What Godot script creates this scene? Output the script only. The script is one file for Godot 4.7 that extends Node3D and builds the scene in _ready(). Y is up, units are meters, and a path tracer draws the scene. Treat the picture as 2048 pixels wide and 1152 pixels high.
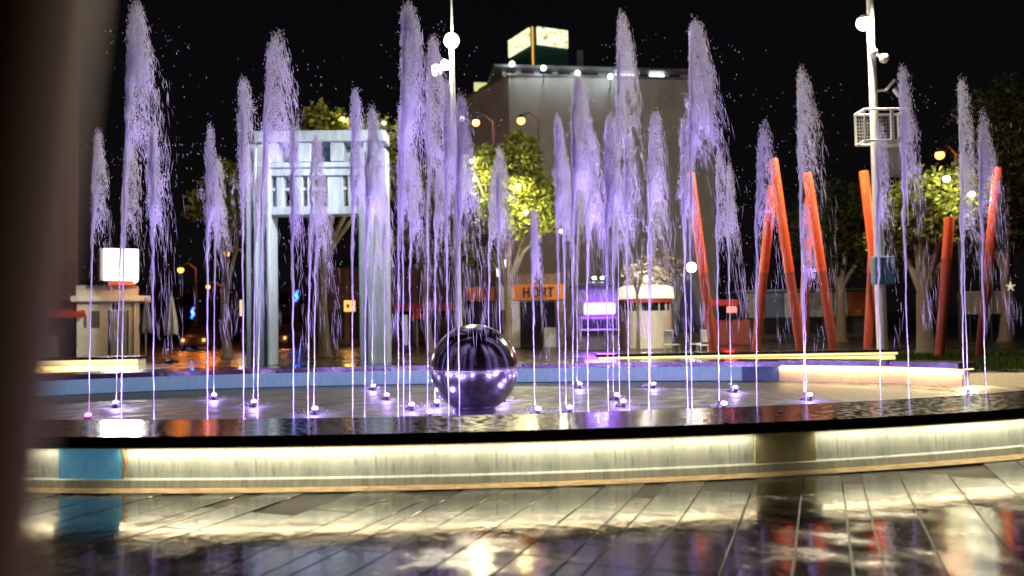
extends Node3D

var rng := RandomNumberGenerator.new()
var used := {}
var mats := {}
var ring_p: Array[Vector3] = []
var ring_n: Array[Vector3] = []
var ring_s: Array[float] = []
var ring_len := 0.0
const CX := -1.5
const CZ := -13.0
var drop_mesh: ArrayMesh
var drop_mat: StandardMaterial3D
var stream_mat: StandardMaterial3D
var leaf_mesh: ArrayMesh

func _ready():
	rng.seed = 11
	# camera: a phone held at eye height, tilted up a little and leaning to the right
	var cam := Camera3D.new()
	cam.name = "camera"
	cam.position = Vector3(0, 1.5, 0)
	cam.basis = Basis(Vector3.RIGHT, deg_to_rad(2.28)) * Basis(Vector3.BACK, deg_to_rad(-1.0))
	var lens := CameraAttributesPhysical.new()
	lens.frustum_focal_length = 33.48
	lens.frustum_focus_distance = 11.5
	lens.frustum_near = 0.05
	lens.frustum_far = 600.0
	lens.exposure_aperture = 0.95
	cam.attributes = lens
	cam.fov = 39.45
	cam.near = 0.05
	cam.far = 600.0
	add_child(cam)
	# night sky
	var sky_m := ProceduralSkyMaterial.new()
	sky_m.sky_top_color = Color(0.05, 0.05, 0.07)
	sky_m.sky_horizon_color = Color(0.09, 0.08, 0.075)
	sky_m.sky_curve = 0.2
	sky_m.ground_bottom_color = Color(0.02, 0.02, 0.02)
	sky_m.ground_horizon_color = Color(0.05, 0.045, 0.04)
	var sk := Sky.new()
	sk.sky_material = sky_m
	var env := Environment.new()
	env.background_mode = Environment.BG_SKY
	env.sky = sk
	env.background_energy_multiplier = 0.5
	env.tonemap_mode = Environment.TONE_MAPPER_LINEAR
	env.tonemap_exposure = 1.0
	env.sdfgi_enabled = true
	env.ssao_enabled = true
	env.ssil_enabled = true
	var we := WorldEnvironment.new()
	we.name = "surroundings"
	we.environment = env
	add_child(we)

	make_ring()
	make_shared()
	ground()
	basin()
	walls()
	benches()
	main_building()
	left_building()
	gate()
	trees()
	shops()
	left_kiosk()
	posts()
	mast()
	lamps()
	far_things()
	sphere()
	jets()
	lens_standin()

# ---------------------------------------------------------------- naming
func numbered(called: String) -> String:
	used[called] = used.get(called, 0) + 1
	return called if used[called] == 1 else "%s_%03d" % [called, used[called] - 1]

func tag(o: Node3D, label: String, category: String, group := "", kind := "") -> Node3D:
	if label: o.set_meta("label", label)
	if category: o.set_meta("category", category)
	if group: o.set_meta("group", group)
	if kind: o.set_meta("kind", kind)
	return o

func thing(called: String, label: String, category: String, at := Vector3.ZERO, turn := 0.0, group := "") -> Node3D:
	var o := Node3D.new()
	o.name = numbered(called)
	add_child(o)
	o.position = at
	o.rotation.y = turn
	tag(o, label, category, group)
	return o

func part(called: String, st: SurfaceTool, m: Material, parent: Node3D, label := "") -> MeshInstance3D:
	st.generate_normals()
	var o := MeshInstance3D.new()
	o.mesh = st.commit()
	o.material_override = m
	if parent == self:
		o.name = numbered(called)
		add_child(o)
	else:
		o.name = called
		parent.add_child(o, true)
	if label: o.set_meta("label", label)
	return o

func struct(called: String, st: SurfaceTool, m: Material, label := "") -> MeshInstance3D:
	var o := part(called, st, m, self)
	o.set_meta("kind", "structure")
	if label: o.set_meta("label", label)
	return o

func omni(parent: Node3D, at: Vector3, c: Color, e: float, size := 0.08) -> void:
	var l := OmniLight3D.new()
	l.name = "glow"
	l.position = at
	l.light_color = c
	l.light_energy = e
	l.light_size = size
	l.omni_range = 90.0
	l.omni_attenuation = 2.0
	l.shadow_enabled = true
	parent.add_child(l, true)

func area(parent: Node3D, at: Vector3, out: Vector3, along: Vector3, size: Vector2, c: Color, e: float) -> void:
	var l := AreaLight3D.new()
	l.name = "glow"
	var z := -out.normalized()
	var x := (along - z * along.dot(z)).normalized()
	l.transform = Transform3D(Basis(x, z.cross(x), z), at)
	l.area_size = size
	l.light_color = c
	l.light_energy = e
	l.shadow_enabled = true
	parent.add_child(l, true)

# ---------------------------------------------------------------- materials
func lin(r: float, g: float, b: float) -> Color:
	return Color(r, g, b).linear_to_srgb()

func M(called: String, c := Color(), rough := 0.6, metal := 0.0, spec := 0.5) -> StandardMaterial3D:
	if not mats.has(called):
		var m := StandardMaterial3D.new()
		m.resource_name = called
		m.albedo_color = c.linear_to_srgb()
		m.roughness = rough
		m.metallic = metal
		m.metallic_specular = spec
		mats[called] = m
	return mats[called]

func glow(called: String, c: Color, e: float) -> StandardMaterial3D:
	if not mats.has(called):
		var m := StandardMaterial3D.new()
		m.resource_name = called
		m.albedo_color = Color(0.8, 0.8, 0.8)
		m.emission_enabled = true
		m.emission = c
		m.emission_energy_multiplier = e
		mats[called] = m
	return mats[called]

func noise_tex(freq: float, stops: Array, octaves := 4, seed_ := 1, side := 512, normal := 0.0, kind := FastNoiseLite.TYPE_SIMPLEX_SMOOTH) -> NoiseTexture2D:
	var n := FastNoiseLite.new()
	n.seed = seed_
	n.frequency = freq
	n.noise_type = kind
	n.fractal_octaves = octaves
	var t := NoiseTexture2D.new()
	t.noise = n
	t.width = side
	t.height = side
	t.seamless = true
	if normal > 0.0:
		t.as_normal_map = true
		t.bump_strength = normal
	else:
		var g := Gradient.new()
		var offs := PackedFloat32Array()
		var cols := PackedColorArray()
		for k in stops.size():
			offs.append(stops[k][0])
			cols.append(stops[k][1])
		g.offsets = offs
		g.colors = cols
		t.color_ramp = g
	return t

# a surface whose colour wanders between two tones, laid on in metres
func worn(called: String, a: Color, b: Color, rough: float, scale: Vector3, freq := 0.01, seed_ := 1, world := true) -> StandardMaterial3D:
	if not mats.has(called):
		var m := M(called, Color.WHITE, rough)
		m.albedo_color = Color.WHITE
		m.albedo_texture = noise_tex(freq, [[0.25, a.linear_to_srgb()], [0.75, b.linear_to_srgb()]], 5, seed_)
		m.uv1_triplanar = true
		m.uv1_world_triplanar = world
		m.uv1_scale = scale
	return mats[called]

func make_shared() -> void:
	# wet pavement
	var wet := worn("wet_paving", Color(0.022, 0.018, 0.013), Color(0.1, 0.082, 0.058), 1.0, Vector3(0.45, 0.45, 0.45), 0.012, 3)
	wet.roughness_texture = noise_tex(0.008, [[0.2, Color(0.07, 0.07, 0.07)], [0.5, Color(0.13, 0.13, 0.13)], [0.68, Color(0.2, 0.2, 0.2)], [0.85, Color(0.36, 0.36, 0.36)]], 6, 9)
	wet.normal_enabled = true
	wet.normal_texture = noise_tex(0.03, [], 4, 5, 512, 6.0)
	wet.normal_scale = 0.05
	wet.metallic_specular = 0.72
	wet.clearcoat_enabled = true
	wet.clearcoat = 0.3
	wet.clearcoat_roughness = 0.08
	var asphalt := worn("wet_asphalt", Color(0.02, 0.019, 0.018), Color(0.055, 0.05, 0.045), 1.0, Vector3(0.2, 0.2, 0.2), 0.01, 13)
	asphalt.roughness_texture = noise_tex(0.008, [[0.2, Color(0.15, 0.15, 0.15)], [0.8, Color(0.5, 0.5, 0.5)]], 5, 19)
	asphalt.metallic_specular = 0.8
	var floor_m := worn("basin_stone", Color(0.075, 0.075, 0.085), Color(0.14, 0.138, 0.15), 1.0, Vector3(0.35, 0.35, 0.35), 0.014, 23)
	floor_m.roughness_texture = noise_tex(0.01, [[0.2, Color(0.4, 0.4, 0.4)], [0.8, Color(0.7, 0.7, 0.7)]], 5, 29)
	floor_m.normal_enabled = true
	floor_m.normal_texture = noise_tex(0.03, [], 4, 31, 512, 6.0)
	floor_m.normal_scale = 0.12
	floor_m.metallic_specular = 0.35
	var cop := worn("dark_granite", Color(0.012, 0.011, 0.012), Color(0.035, 0.032, 0.032), 1.0, Vector3(0.8, 0.8, 0.8), 0.03, 33)
	cop.roughness_texture = noise_tex(0.02, [[0.2, Color(0.06, 0.06, 0.06)], [0.8, Color(0.26, 0.26, 0.26)]], 5, 39)
	cop.normal_enabled = true
	cop.normal_texture = noise_tex(0.02, [], 3, 35, 512, 5.0)
	cop.normal_scale = 0.06
	cop.metallic_specular = 0.9
	var wall := worn("streaked_wall", Color(0.46, 0.57, 0.62), Color(0.6, 0.7, 0.75), 0.45, Vector3(0.9, 0.12, 0.9), 0.02, 43)
	wall.detail_enabled = true
	wall.detail_albedo = noise_tex(0.05, [[0.0, Color(0.16, 0.14, 0.1, 0.0)], [0.62, Color(0.16, 0.14, 0.1, 0.0)], [0.85, Color(0.16, 0.14, 0.1, 0.35)]], 3, 47)
	worn("sand_stone", Color(0.4, 0.31, 0.2), Color(0.6, 0.48, 0.32), 0.5, Vector3(0.6, 0.6, 0.6), 0.02, 53)
	worn("facade", Color(0.5, 0.52, 0.52), Color(0.64, 0.66, 0.66), 0.8, Vector3(0.05, 0.03, 0.05), 0.012, 57)
	worn("beige_facade", Color(0.24, 0.18, 0.14), Color(0.31, 0.24, 0.19), 0.8, Vector3(0.06, 0.04, 0.06), 0.012, 59)
	worn("pale_metal", Color(0.27, 0.35, 0.5), Color(0.36, 0.44, 0.6), 0.4, Vector3(0.5, 0.1, 0.5), 0.015, 61)
	worn("bark", Color(0.08, 0.06, 0.045), Color(0.2, 0.16, 0.12), 0.9, Vector3(3, 0.5, 3), 0.03, 63)
	worn("grass_soil", Color(0.02, 0.03, 0.01), Color(0.05, 0.06, 0.02), 0.9, Vector3(0.5, 0.5, 0.5), 0.03, 65)
	worn("white_paint", Color(0.68, 0.68, 0.66), Color(0.8, 0.8, 0.78), 0.5, Vector3(0.6, 0.3, 0.6), 0.02, 67)
	worn("cream_paint", Color(0.66, 0.6, 0.5), Color(0.76, 0.7, 0.6), 0.6, Vector3(0.6, 0.3, 0.6), 0.02, 69)
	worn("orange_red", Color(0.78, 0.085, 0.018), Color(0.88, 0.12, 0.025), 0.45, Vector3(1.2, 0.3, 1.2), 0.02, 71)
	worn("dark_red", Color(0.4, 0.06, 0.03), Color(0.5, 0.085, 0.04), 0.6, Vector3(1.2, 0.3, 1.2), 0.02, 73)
	M("black", Color(0.01, 0.01, 0.012), 0.5)
	M("dark_metal", Color(0.05, 0.05, 0.055), 0.4, 0.6)
	M("grey_metal", Color(0.35, 0.36, 0.38), 0.4, 0.5)
	M("dark_wall", Color(0.045, 0.035, 0.035), 0.7)
	M("dark_glass", Color(0.02, 0.022, 0.028), 0.1)
	drop_mat = M("water_drops", Color(0.93, 0.93, 0.97, 0.42), 0.2)
	drop_mat.transparency = BaseMaterial3D.TRANSPARENCY_ALPHA
	drop_mat.backlight_enabled = true
	drop_mat.backlight = Color(0.95, 0.95, 1.0)
	stream_mat = M("water_stream", Color(0.9, 0.9, 0.95), 0.15)
	stream_mat.backlight_enabled = true
	stream_mat.backlight = Color(0.95, 0.95, 1.0)
	# one drop: a small double cone, one unit long and wide
	var st := begin()
	var ringp := []
	for k in 4:
		ringp.append(Vector3(cos(k * PI / 2), -0.15, sin(k * PI / 2)))
	for k in 4:
		tri(st, ringp[k], ringp[(k + 1) % 4], Vector3.UP, Vector3.ZERO)
		tri(st, ringp[k], ringp[(k + 1) % 4], Vector3.DOWN, Vector3.ZERO)
	st.generate_normals()
	drop_mesh = st.commit()
	st = begin()
	# one leaf: two small faces, folded along the middle rib
	var tip := Vector3(0, 0.15, 1.0)
	var root := Vector3(0, 0, 0)
	st.set_smooth_group(-1)
	for s in [-1.0, 1.0]:
		var side := Vector3(0.32 * s, 0.12, 0.45)
		for v in ([root, side, tip] if s > 0 else [root, tip, side]):
			st.add_vertex(v)
	st.generate_normals()
	leaf_mesh = st.commit()

# ---------------------------------------------------------------- shapes
func begin() -> SurfaceTool:
	var st := SurfaceTool.new()
	st.begin(Mesh.PRIMITIVE_TRIANGLES)
	return st

func tri(st: SurfaceTool, a: Vector3, b: Vector3, c: Vector3, inside: Vector3) -> void:
	if (b - a).cross(c - a).dot((a + b + c) / 3.0 - inside) < 0.0:
		var k := b
		b = c
		c = k
	st.add_vertex(a)
	st.add_vertex(c)
	st.add_vertex(b)

func quad(st: SurfaceTool, a: Vector3, b: Vector3, c: Vector3, d: Vector3, inside: Vector3) -> void:
	if (c - a).cross(d - b).dot((a + b + c + d) / 4.0 - inside) < 0.0:
		var k := b
		b = d
		d = k
	for v in [a, c, b, a, d, c]:
		st.add_vertex(v)

func box(st: SurfaceTool, center: Vector3, size: Vector3, bev := 0.01, basis := Basis()) -> SurfaceTool:
	st.set_smooth_group(-1)
	var h := size / 2.0
	bev = minf(bev, 0.45 * minf(size.x, minf(size.y, size.z)))
	var p := {}
	for sx in [-1, 1]:
		for sy in [-1, 1]:
			for sz in [-1, 1]:
				var s := Vector3(sx, sy, sz)
				for ax in 3:
					var v := h - Vector3.ONE * bev
					v[ax] = h[ax]
					p[[sx, sy, sz, ax]] = center + basis * (v * s)
	for ax in 3:
		var b := (ax + 1) % 3
		var c := (ax + 2) % 3
		for s in [-1, 1]:
			var q := []
			for uv in [[-1, -1], [1, -1], [1, 1], [-1, 1]]:
				var k := [0, 0, 0, ax]
				k[ax] = s
				k[b] = uv[0]
				k[c] = uv[1]
				q.append(p[k])
			quad(st, q[0], q[1], q[2], q[3], center)
		if bev > 0.0:
			for u in [-1, 1]:
				for w in [-1, 1]:
					var k0 := [0, 0, 0, b]
					k0[ax] = -1
					k0[b] = u
					k0[c] = w
					var k1 := k0.duplicate()
					k1[ax] = 1
					var k2 := k1.duplicate()
					k2[3] = c
					var k3 := k0.duplicate()
					k3[3] = c
					quad(st, p[k0], p[k1], p[k2], p[k3], center)
	if bev > 0.0:
		for sx in [-1, 1]:
			for sy in [-1, 1]:
				for sz in [-1, 1]:
					tri(st, p[[sx, sy, sz, 0]], p[[sx, sy, sz, 1]], p[[sx, sy, sz, 2]], center)
	return st

func tube(st: SurfaceTool, pts: Array, radii: Array, sides := 8, caps := true) -> SurfaceTool:
	var n := pts.size()
	var rings := []
	var up := Vector3(0.31, 0.17, 0.94)
	for i in n:
		var t: Vector3 = (pts[mini(i + 1, n - 1)] - pts[maxi(i - 1, 0)]).normalized()
		var x := t.cross(up)
		x = x.normalized() if x.length() > 0.05 else t.cross(Vector3.RIGHT).normalized()
		var y := t.cross(x)
		var r := []
		for k in sides:
			var a := TAU * k / sides
			r.append(pts[i] + (x * cos(a) + y * sin(a)) * radii[i])
		rings.append(r)
	st.set_smooth_group(1)
	for i in n - 1:
		var mid: Vector3 = (pts[i] + pts[i + 1]) / 2.0
		for k in sides:
			var l := (k + 1) % sides
			quad(st, rings[i][k], rings[i][l], rings[i + 1][l], rings[i + 1][k], mid)
	if caps:
		st.set_smooth_group(-1)
		for e in [0, n - 1]:
			var away: Vector3 = pts[1] if e == 0 else pts[n - 2]
			for k in range(1, sides - 1):
				tri(st, rings[e][0], rings[e][k], rings[e][k + 1], away)
	return st

func rod(st: SurfaceTool, a: Vector3, b: Vector3, r: float, sides := 8) -> SurfaceTool:
	return tube(st, [a, b], [r, r], sides)

func lathe(st: SurfaceTool, at: Vector3, prof: Array, sides := 20) -> SurfaceTool:
	var pts := []
	var rad := []
	for p in prof:
		pts.append(at + Vector3(0, p[1], 0))
		rad.append(p[0])
	return tube(st, pts, rad, sides)

func ball(st: SurfaceTool, at: Vector3, r: float, rings := 12, sides := 18) -> SurfaceTool:
	st.set_smooth_group(1)
	for i in rings:
		var a := PI * i / rings - PI / 2
		var b := PI * (i + 1) / rings - PI / 2
		for k in sides:
			var u := TAU * k / sides
			var v := TAU * (k + 1) / sides
			var p0 := at + Vector3(cos(a) * cos(u), sin(a), cos(a) * sin(u)) * r
			var p1 := at + Vector3(cos(a) * cos(v), sin(a), cos(a) * sin(v)) * r
			var p2 := at + Vector3(cos(b) * cos(v), sin(b), cos(b) * sin(v)) * r
			var p3 := at + Vector3(cos(b) * cos(u), sin(b), cos(b) * sin(u)) * r
			if i == 0:
				tri(st, p0, p2, p3, at)
			elif i == rings - 1:
				tri(st, p0, p1, p2, at)
			else:
				quad(st, p0, p1, p2, p3, at)
	return st

func sheet(st: SurfaceTool, x0: float, x1: float, z0: float, z1: float, y: float) -> SurfaceTool:
	st.set_smooth_group(-1)
	quad(st, Vector3(x0, y, z0), Vector3(x1, y, z0), Vector3(x1, y, z1), Vector3(x0, y, z1), Vector3((x0 + x1) / 2, y - 1, (z0 + z1) / 2))
	return st

# the outline of the fountain: an oval, flatter on its far side
func make_ring() -> void:
	var n := 1440
	for i in n + 1:
		var a := TAU * i / n
		var c := cos(a)
		var s := sin(a)
		var p: Vector3
		if s >= 0.0:
			p = Vector3(CX + 11.5 * c, 0, CZ + 5.56 * s)
		else:
			p = Vector3(CX + 11.5 * signf(c) * pow(absf(c), 0.8), 0, CZ - 6.4 * pow(absf(s), 0.8))
		ring_p.append(p)
	for i in n + 1:
		var t := (ring_p[(i + 1) % n] - ring_p[(i - 1 + n) % n]).normalized()
		ring_n.append(Vector3(t.z, 0, -t.x))
		ring_s.append(ring_len if i == 0 else ring_s[i - 1] + ring_p[i].distance_to(ring_p[i - 1]))
	ring_len = ring_s[n]

func ring_at(s: float) -> Array:
	s = fposmod(s, ring_len)
	var i := clampi(ring_s.bsearch(s), 1, ring_s.size() - 1)
	var f := (s - ring_s[i - 1]) / maxf(ring_s[i] - ring_s[i - 1], 1e-6)
	return [ring_p[i - 1].lerp(ring_p[i], f), ring_n[i - 1].lerp(ring_n[i], f).normalized()]

func s_where(x: float, near: bool) -> float:
	for i in ring_p.size() - 1:
		var z := ring_p[i].z
		if (z > CZ) == near and (ring_p[i].x - x) * (ring_p[i + 1].x - x) <= 0.0:
			return ring_s[i] + (x - ring_p[i].x) / (ring_p[i + 1].x - ring_p[i].x) * (ring_s[i + 1] - ring_s[i])
	return 0.0

# a profile of [outward, up] pairs drawn along the outline
func sweep(st: SurfaceTool, s0: float, s1: float, prof: Array, step := 0.25) -> SurfaceTool:
	st.set_smooth_group(-1)
	var n := maxi(1, ceili((s1 - s0) / step))
	var rows := []
	for i in n + 1:
		var q := ring_at(lerpf(s0, s1, float(i) / n))
		var r := []
		for p in prof:
			r.append(q[0] + q[1] * p[0] + Vector3(0, p[1], 0))
		rows.append(r)
	var m := prof.size()
	for i in n:
		var mid := Vector3.ZERO
		for k in m:
			mid += (rows[i][k] + rows[i + 1][k]) / (2.0 * m)
		for k in m:
			var l := (k + 1) % m
			quad(st, rows[i][k], rows[i][l], rows[i + 1][l], rows[i + 1][k], mid)
	for e in [0, n]:
		var away: Vector3 = rows[1][0] if e == 0 else rows[n - 1][0]
		for k in range(1, m - 1):
			tri(st, rows[e][0], rows[e][k], rows[e][k + 1], away)
	return st

# a strip of light along the outline, shining down
func led(parent: Node3D, s0: float, s1: float, off: float, y: float, e := 0.45, c := Color(1.0, 0.9, 0.72)) -> void:
	var st := begin()
	sweep(st, s0, s1, [[off - 0.012, y], [off + 0.012, y], [off + 0.012, y + 0.014], [off - 0.012, y + 0.014]])
	var strip := part("led_strip", st, glow("led_glow", Color(1.0, 0.87, 0.6), 2.5), parent)
	var n := maxi(1, roundi((s1 - s0) / 1.1))
	for i in n:
		var a := ring_at(lerpf(s0, s1, (i + 0.5) / n))
		var t: Vector3 = a[1].cross(Vector3.UP)
		area(strip, a[0] + a[1] * off + Vector3(0, y - 0.006, 0), Vector3.DOWN, t, Vector2((s1 - s0) / n, 0.02), c, e * (s1 - s0) / n * rng.randf_range(0.62, 1.3))

# ---------------------------------------------------------------- setting
func ground() -> void:
	struct("plaza_ground", sheet(begin(), -160, 160, -170, 30, -0.016), M("wet_asphalt"), "dark wet ground of the square at night")
	# paving slabs in front of the fountain, running obliquely towards it
	var pav := Node3D.new()
	pav.name = "pavement"
	add_child(pav)
	pav.set_meta("kind", "structure")
	pav.set_meta("label", "wet dark stone paving in front of the fountain")
	var grout := begin()
	sheet(grout, -9, 9, -7.75, 1.5, -0.011)
	part("joint_bed", grout, M("black"), pav)
	var yaw := deg_to_rad(-21.0)
	var b := Basis(Vector3.UP, yaw)
	var widths := [0.4, 0.33, 0.17, 0.33, 0.42]
	var kinds := {}
	for w in [0.4, 0.33, 0.17, 0.42]:
		for l in [0.95, 1.35]:
			var st := begin()
			box(st, Vector3.ZERO, Vector3(w - 0.01, 0.05, l - 0.006), 0.003)
			st.generate_normals()
			kinds[[w, l]] = st.commit()
	var u := -7.2
	var k := 0
	while u < 7.4:
		var w: float = widths[k % 5]
		k += 1
		var v := -11.0 + rng.randf() * 1.2
		while v < 2.0:
			var l: float = [0.95, 1.35][rng.randi() % 2]
			var c := b * Vector3(u + w / 2, 0, v + l / 2)
			v += l
			var dx := (c.x - CX) / 11.5
			var edge := CZ + 5.56 * sqrt(maxf(0.0, 1.0 - dx * dx))
			if c.z < edge + 0.42 or c.z > -3.4 or absf(c.x) > 5.4 - 0.35 * c.z * 0.3:
				continue
			var o := MeshInstance3D.new()
			o.name = "slab"
			o.mesh = kinds[[w, l]]
			o.material_override = M("wet_paving")
			o.position = c + Vector3(0, -0.025 + rng.randf_range(-0.0015, 0.0015), 0)
			o.basis = b * Basis(Vector3.RIGHT, rng.randf_range(-0.001, 0.001)) * Basis(Vector3.BACK, rng.randf_range(-0.0016, 0.0016))
			pav.add_child(o, true)
		u += w
	# pale gutter stones along the foot of the wall
	var s0 := s_where(7.0, true)
	var s1 := s_where(-6.0, true)
	var n := roundi((s1 - s0) / 0.8)
	for i in n:
		var st := begin()
		sweep(st, lerpf(s0, s1, float(i) / n) + 0.003, lerpf(s0, s1, (i + 1.0) / n) - 0.003, [[-0.2, -0.04], [0.24, -0.04], [0.24, 0.004], [-0.2, 0.008]])
		part("gutter_stone", st, M("sand_stone"), pav)
	# pale apron paving beyond the open right end of the basin
	var apron := Node3D.new()
	apron.name = "apron_paving"
	add_child(apron)
	apron.set_meta("kind", "structure")
	apron.set_meta("label", "pale paving lit warm beyond the open right end of the basin")
	for i in 9:
		for j in 8:
			var st := begin()
			box(st, Vector3(8.2 + i * 0.9, -0.02, -13.0 - j * 0.9), Vector3(0.892, 0.032, 0.892), 0.004)
			part("slab", st, M("sand_stone"), apron)
	# lawns behind the fountain
	lawn("lawn", "strip of lit lawn beyond the right end of the fountain", Rect2(9.6, -30.5, 22, 10))
	lawn("lawn", "strip of lawn behind the far fountain wall, right of the mirror sphere", Rect2(0.3, -25.5, 3.0, 3.5))

func lawn(called: String, label: String, r: Rect2) -> void:
	var o := struct(called, sheet(begin(), r.position.x, r.end.x, r.position.y, r.end.y, 0.0), M("grass_soil"), label)
	var blade := begin()
	blade.set_smooth_group(-1)
	for a in [0.0, 2.1]:
		var s := Vector3(cos(a), 0, sin(a)) * 0.02
		quad(blade, -s, s, s * 0.3 + Vector3(0.02, 0.1, 0), -s * 0.3 + Vector3(0.02, 0.1, 0), Vector3(0, 0, -9))
	blade.generate_normals()
	var buf := PackedFloat32Array()
	var n := int(minf(26000, r.size.x * r.size.y * 300))
	for i in n:
		var p := Vector3(r.position.x + rng.randf() * r.size.x, 0, r.position.y + rng.randf() * r.size.y)
		put_copy(buf, Transform3D(Basis(Vector3.UP, rng.randf() * TAU).scaled(Vector3.ONE * rng.randf_range(0.6, 1.4)), p), Color(0.05, 0.085, 0.015).lerp(Color(0.1, 0.13, 0.03), rng.randf()))
	scatter("grass", buf, blade.commit(), leaf_material("grass_blade"), o)

func put_copy(buf: PackedFloat32Array, t: Transform3D, c: Color) -> void:
	var b := t.basis
	buf.append_array(PackedFloat32Array([b.x.x, b.y.x, b.z.x, t.origin.x, b.x.y, b.y.y, b.z.y, t.origin.y, b.x.z, b.y.z, b.z.z, t.origin.z, c.r, c.g, c.b, 1.0]))

func scatter(called: String, buf: PackedFloat32Array, mesh: Mesh, m: Material, parent: Node3D) -> MultiMeshInstance3D:
	var mm := MultiMesh.new()
	mm.transform_format = MultiMesh.TRANSFORM_3D
	mm.use_colors = true
	mm.mesh = mesh
	mm.instance_count = buf.size() / 16
	mm.buffer = buf
	var o := MultiMeshInstance3D.new()
	o.name = called
	o.multimesh = mm
	o.material_override = m
	o.set_meta("kind", "stuff")
	parent.add_child(o, true)
	return o

func leaf_material(called: String) -> StandardMaterial3D:
	if not mats.has(called):
		var m := M(called, Color.WHITE, 0.5)
		m.vertex_color_use_as_albedo = true
		m.backlight_enabled = true
		m.backlight = Color(0.7, 0.75, 0.5)
	return mats[called]

func basin() -> void:
	# floor of the basin: fitted stone rings round the middle, under a thin film of water
	var st := begin()
	st.set_smooth_group(-1)
	var c := Vector3(CX, 0.075, CZ)
	var n := 180
	for i in n:
		var a: Vector3 = ring_at(ring_len * i / n)[0]
		var b: Vector3 = ring_at(ring_len * (i + 1) / n)[0]
		for q in [[0.0, 0.6], [0.6, 0.83], [0.83, 0.985]]:
			var y: float = 0.06 if q[0] == 0.6 else 0.075
			var up := Vector3(0, y, 0)
			var p := [c.lerp(a, q[0]), c.lerp(b, q[0]), c.lerp(b, q[1]), c.lerp(a, q[1])]
			for k in 4:
				p[k].y = y
			if q[0] == 0.0:
				tri(st, p[0], p[2], p[3], c - Vector3(0, 2, 0))
			elif q[0] != 0.6:
				quad(st, p[0], p[1], p[2], p[3], c - Vector3(0, 2, 0))
	var f := struct("basin_floor", st, M("basin_stone"), "wet stone floor of the fountain basin")
	st = begin()
	st.set_smooth_group(-1)
	for i in n:
		var a: Vector3 = ring_at(ring_len * i / n)[0]
		var b: Vector3 = ring_at(ring_len * (i + 1) / n)[0]
		a.y = 0.071
		b.y = 0.071
		var c1 := Vector3(CX, 0.071, CZ)
		quad(st, c1.lerp(a, 0.595), c1.lerp(b, 0.595), c1.lerp(b, 0.835), c1.lerp(a, 0.835), c - Vector3(0, 2, 0))
	var m := worn("drain_stone", Color(0.06, 0.06, 0.065), Color(0.1, 0.1, 0.105), 0.4, Vector3(0.5, 0.5, 0.5), 0.02, 83)
	part("drain_ring", st, m, f)

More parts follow.
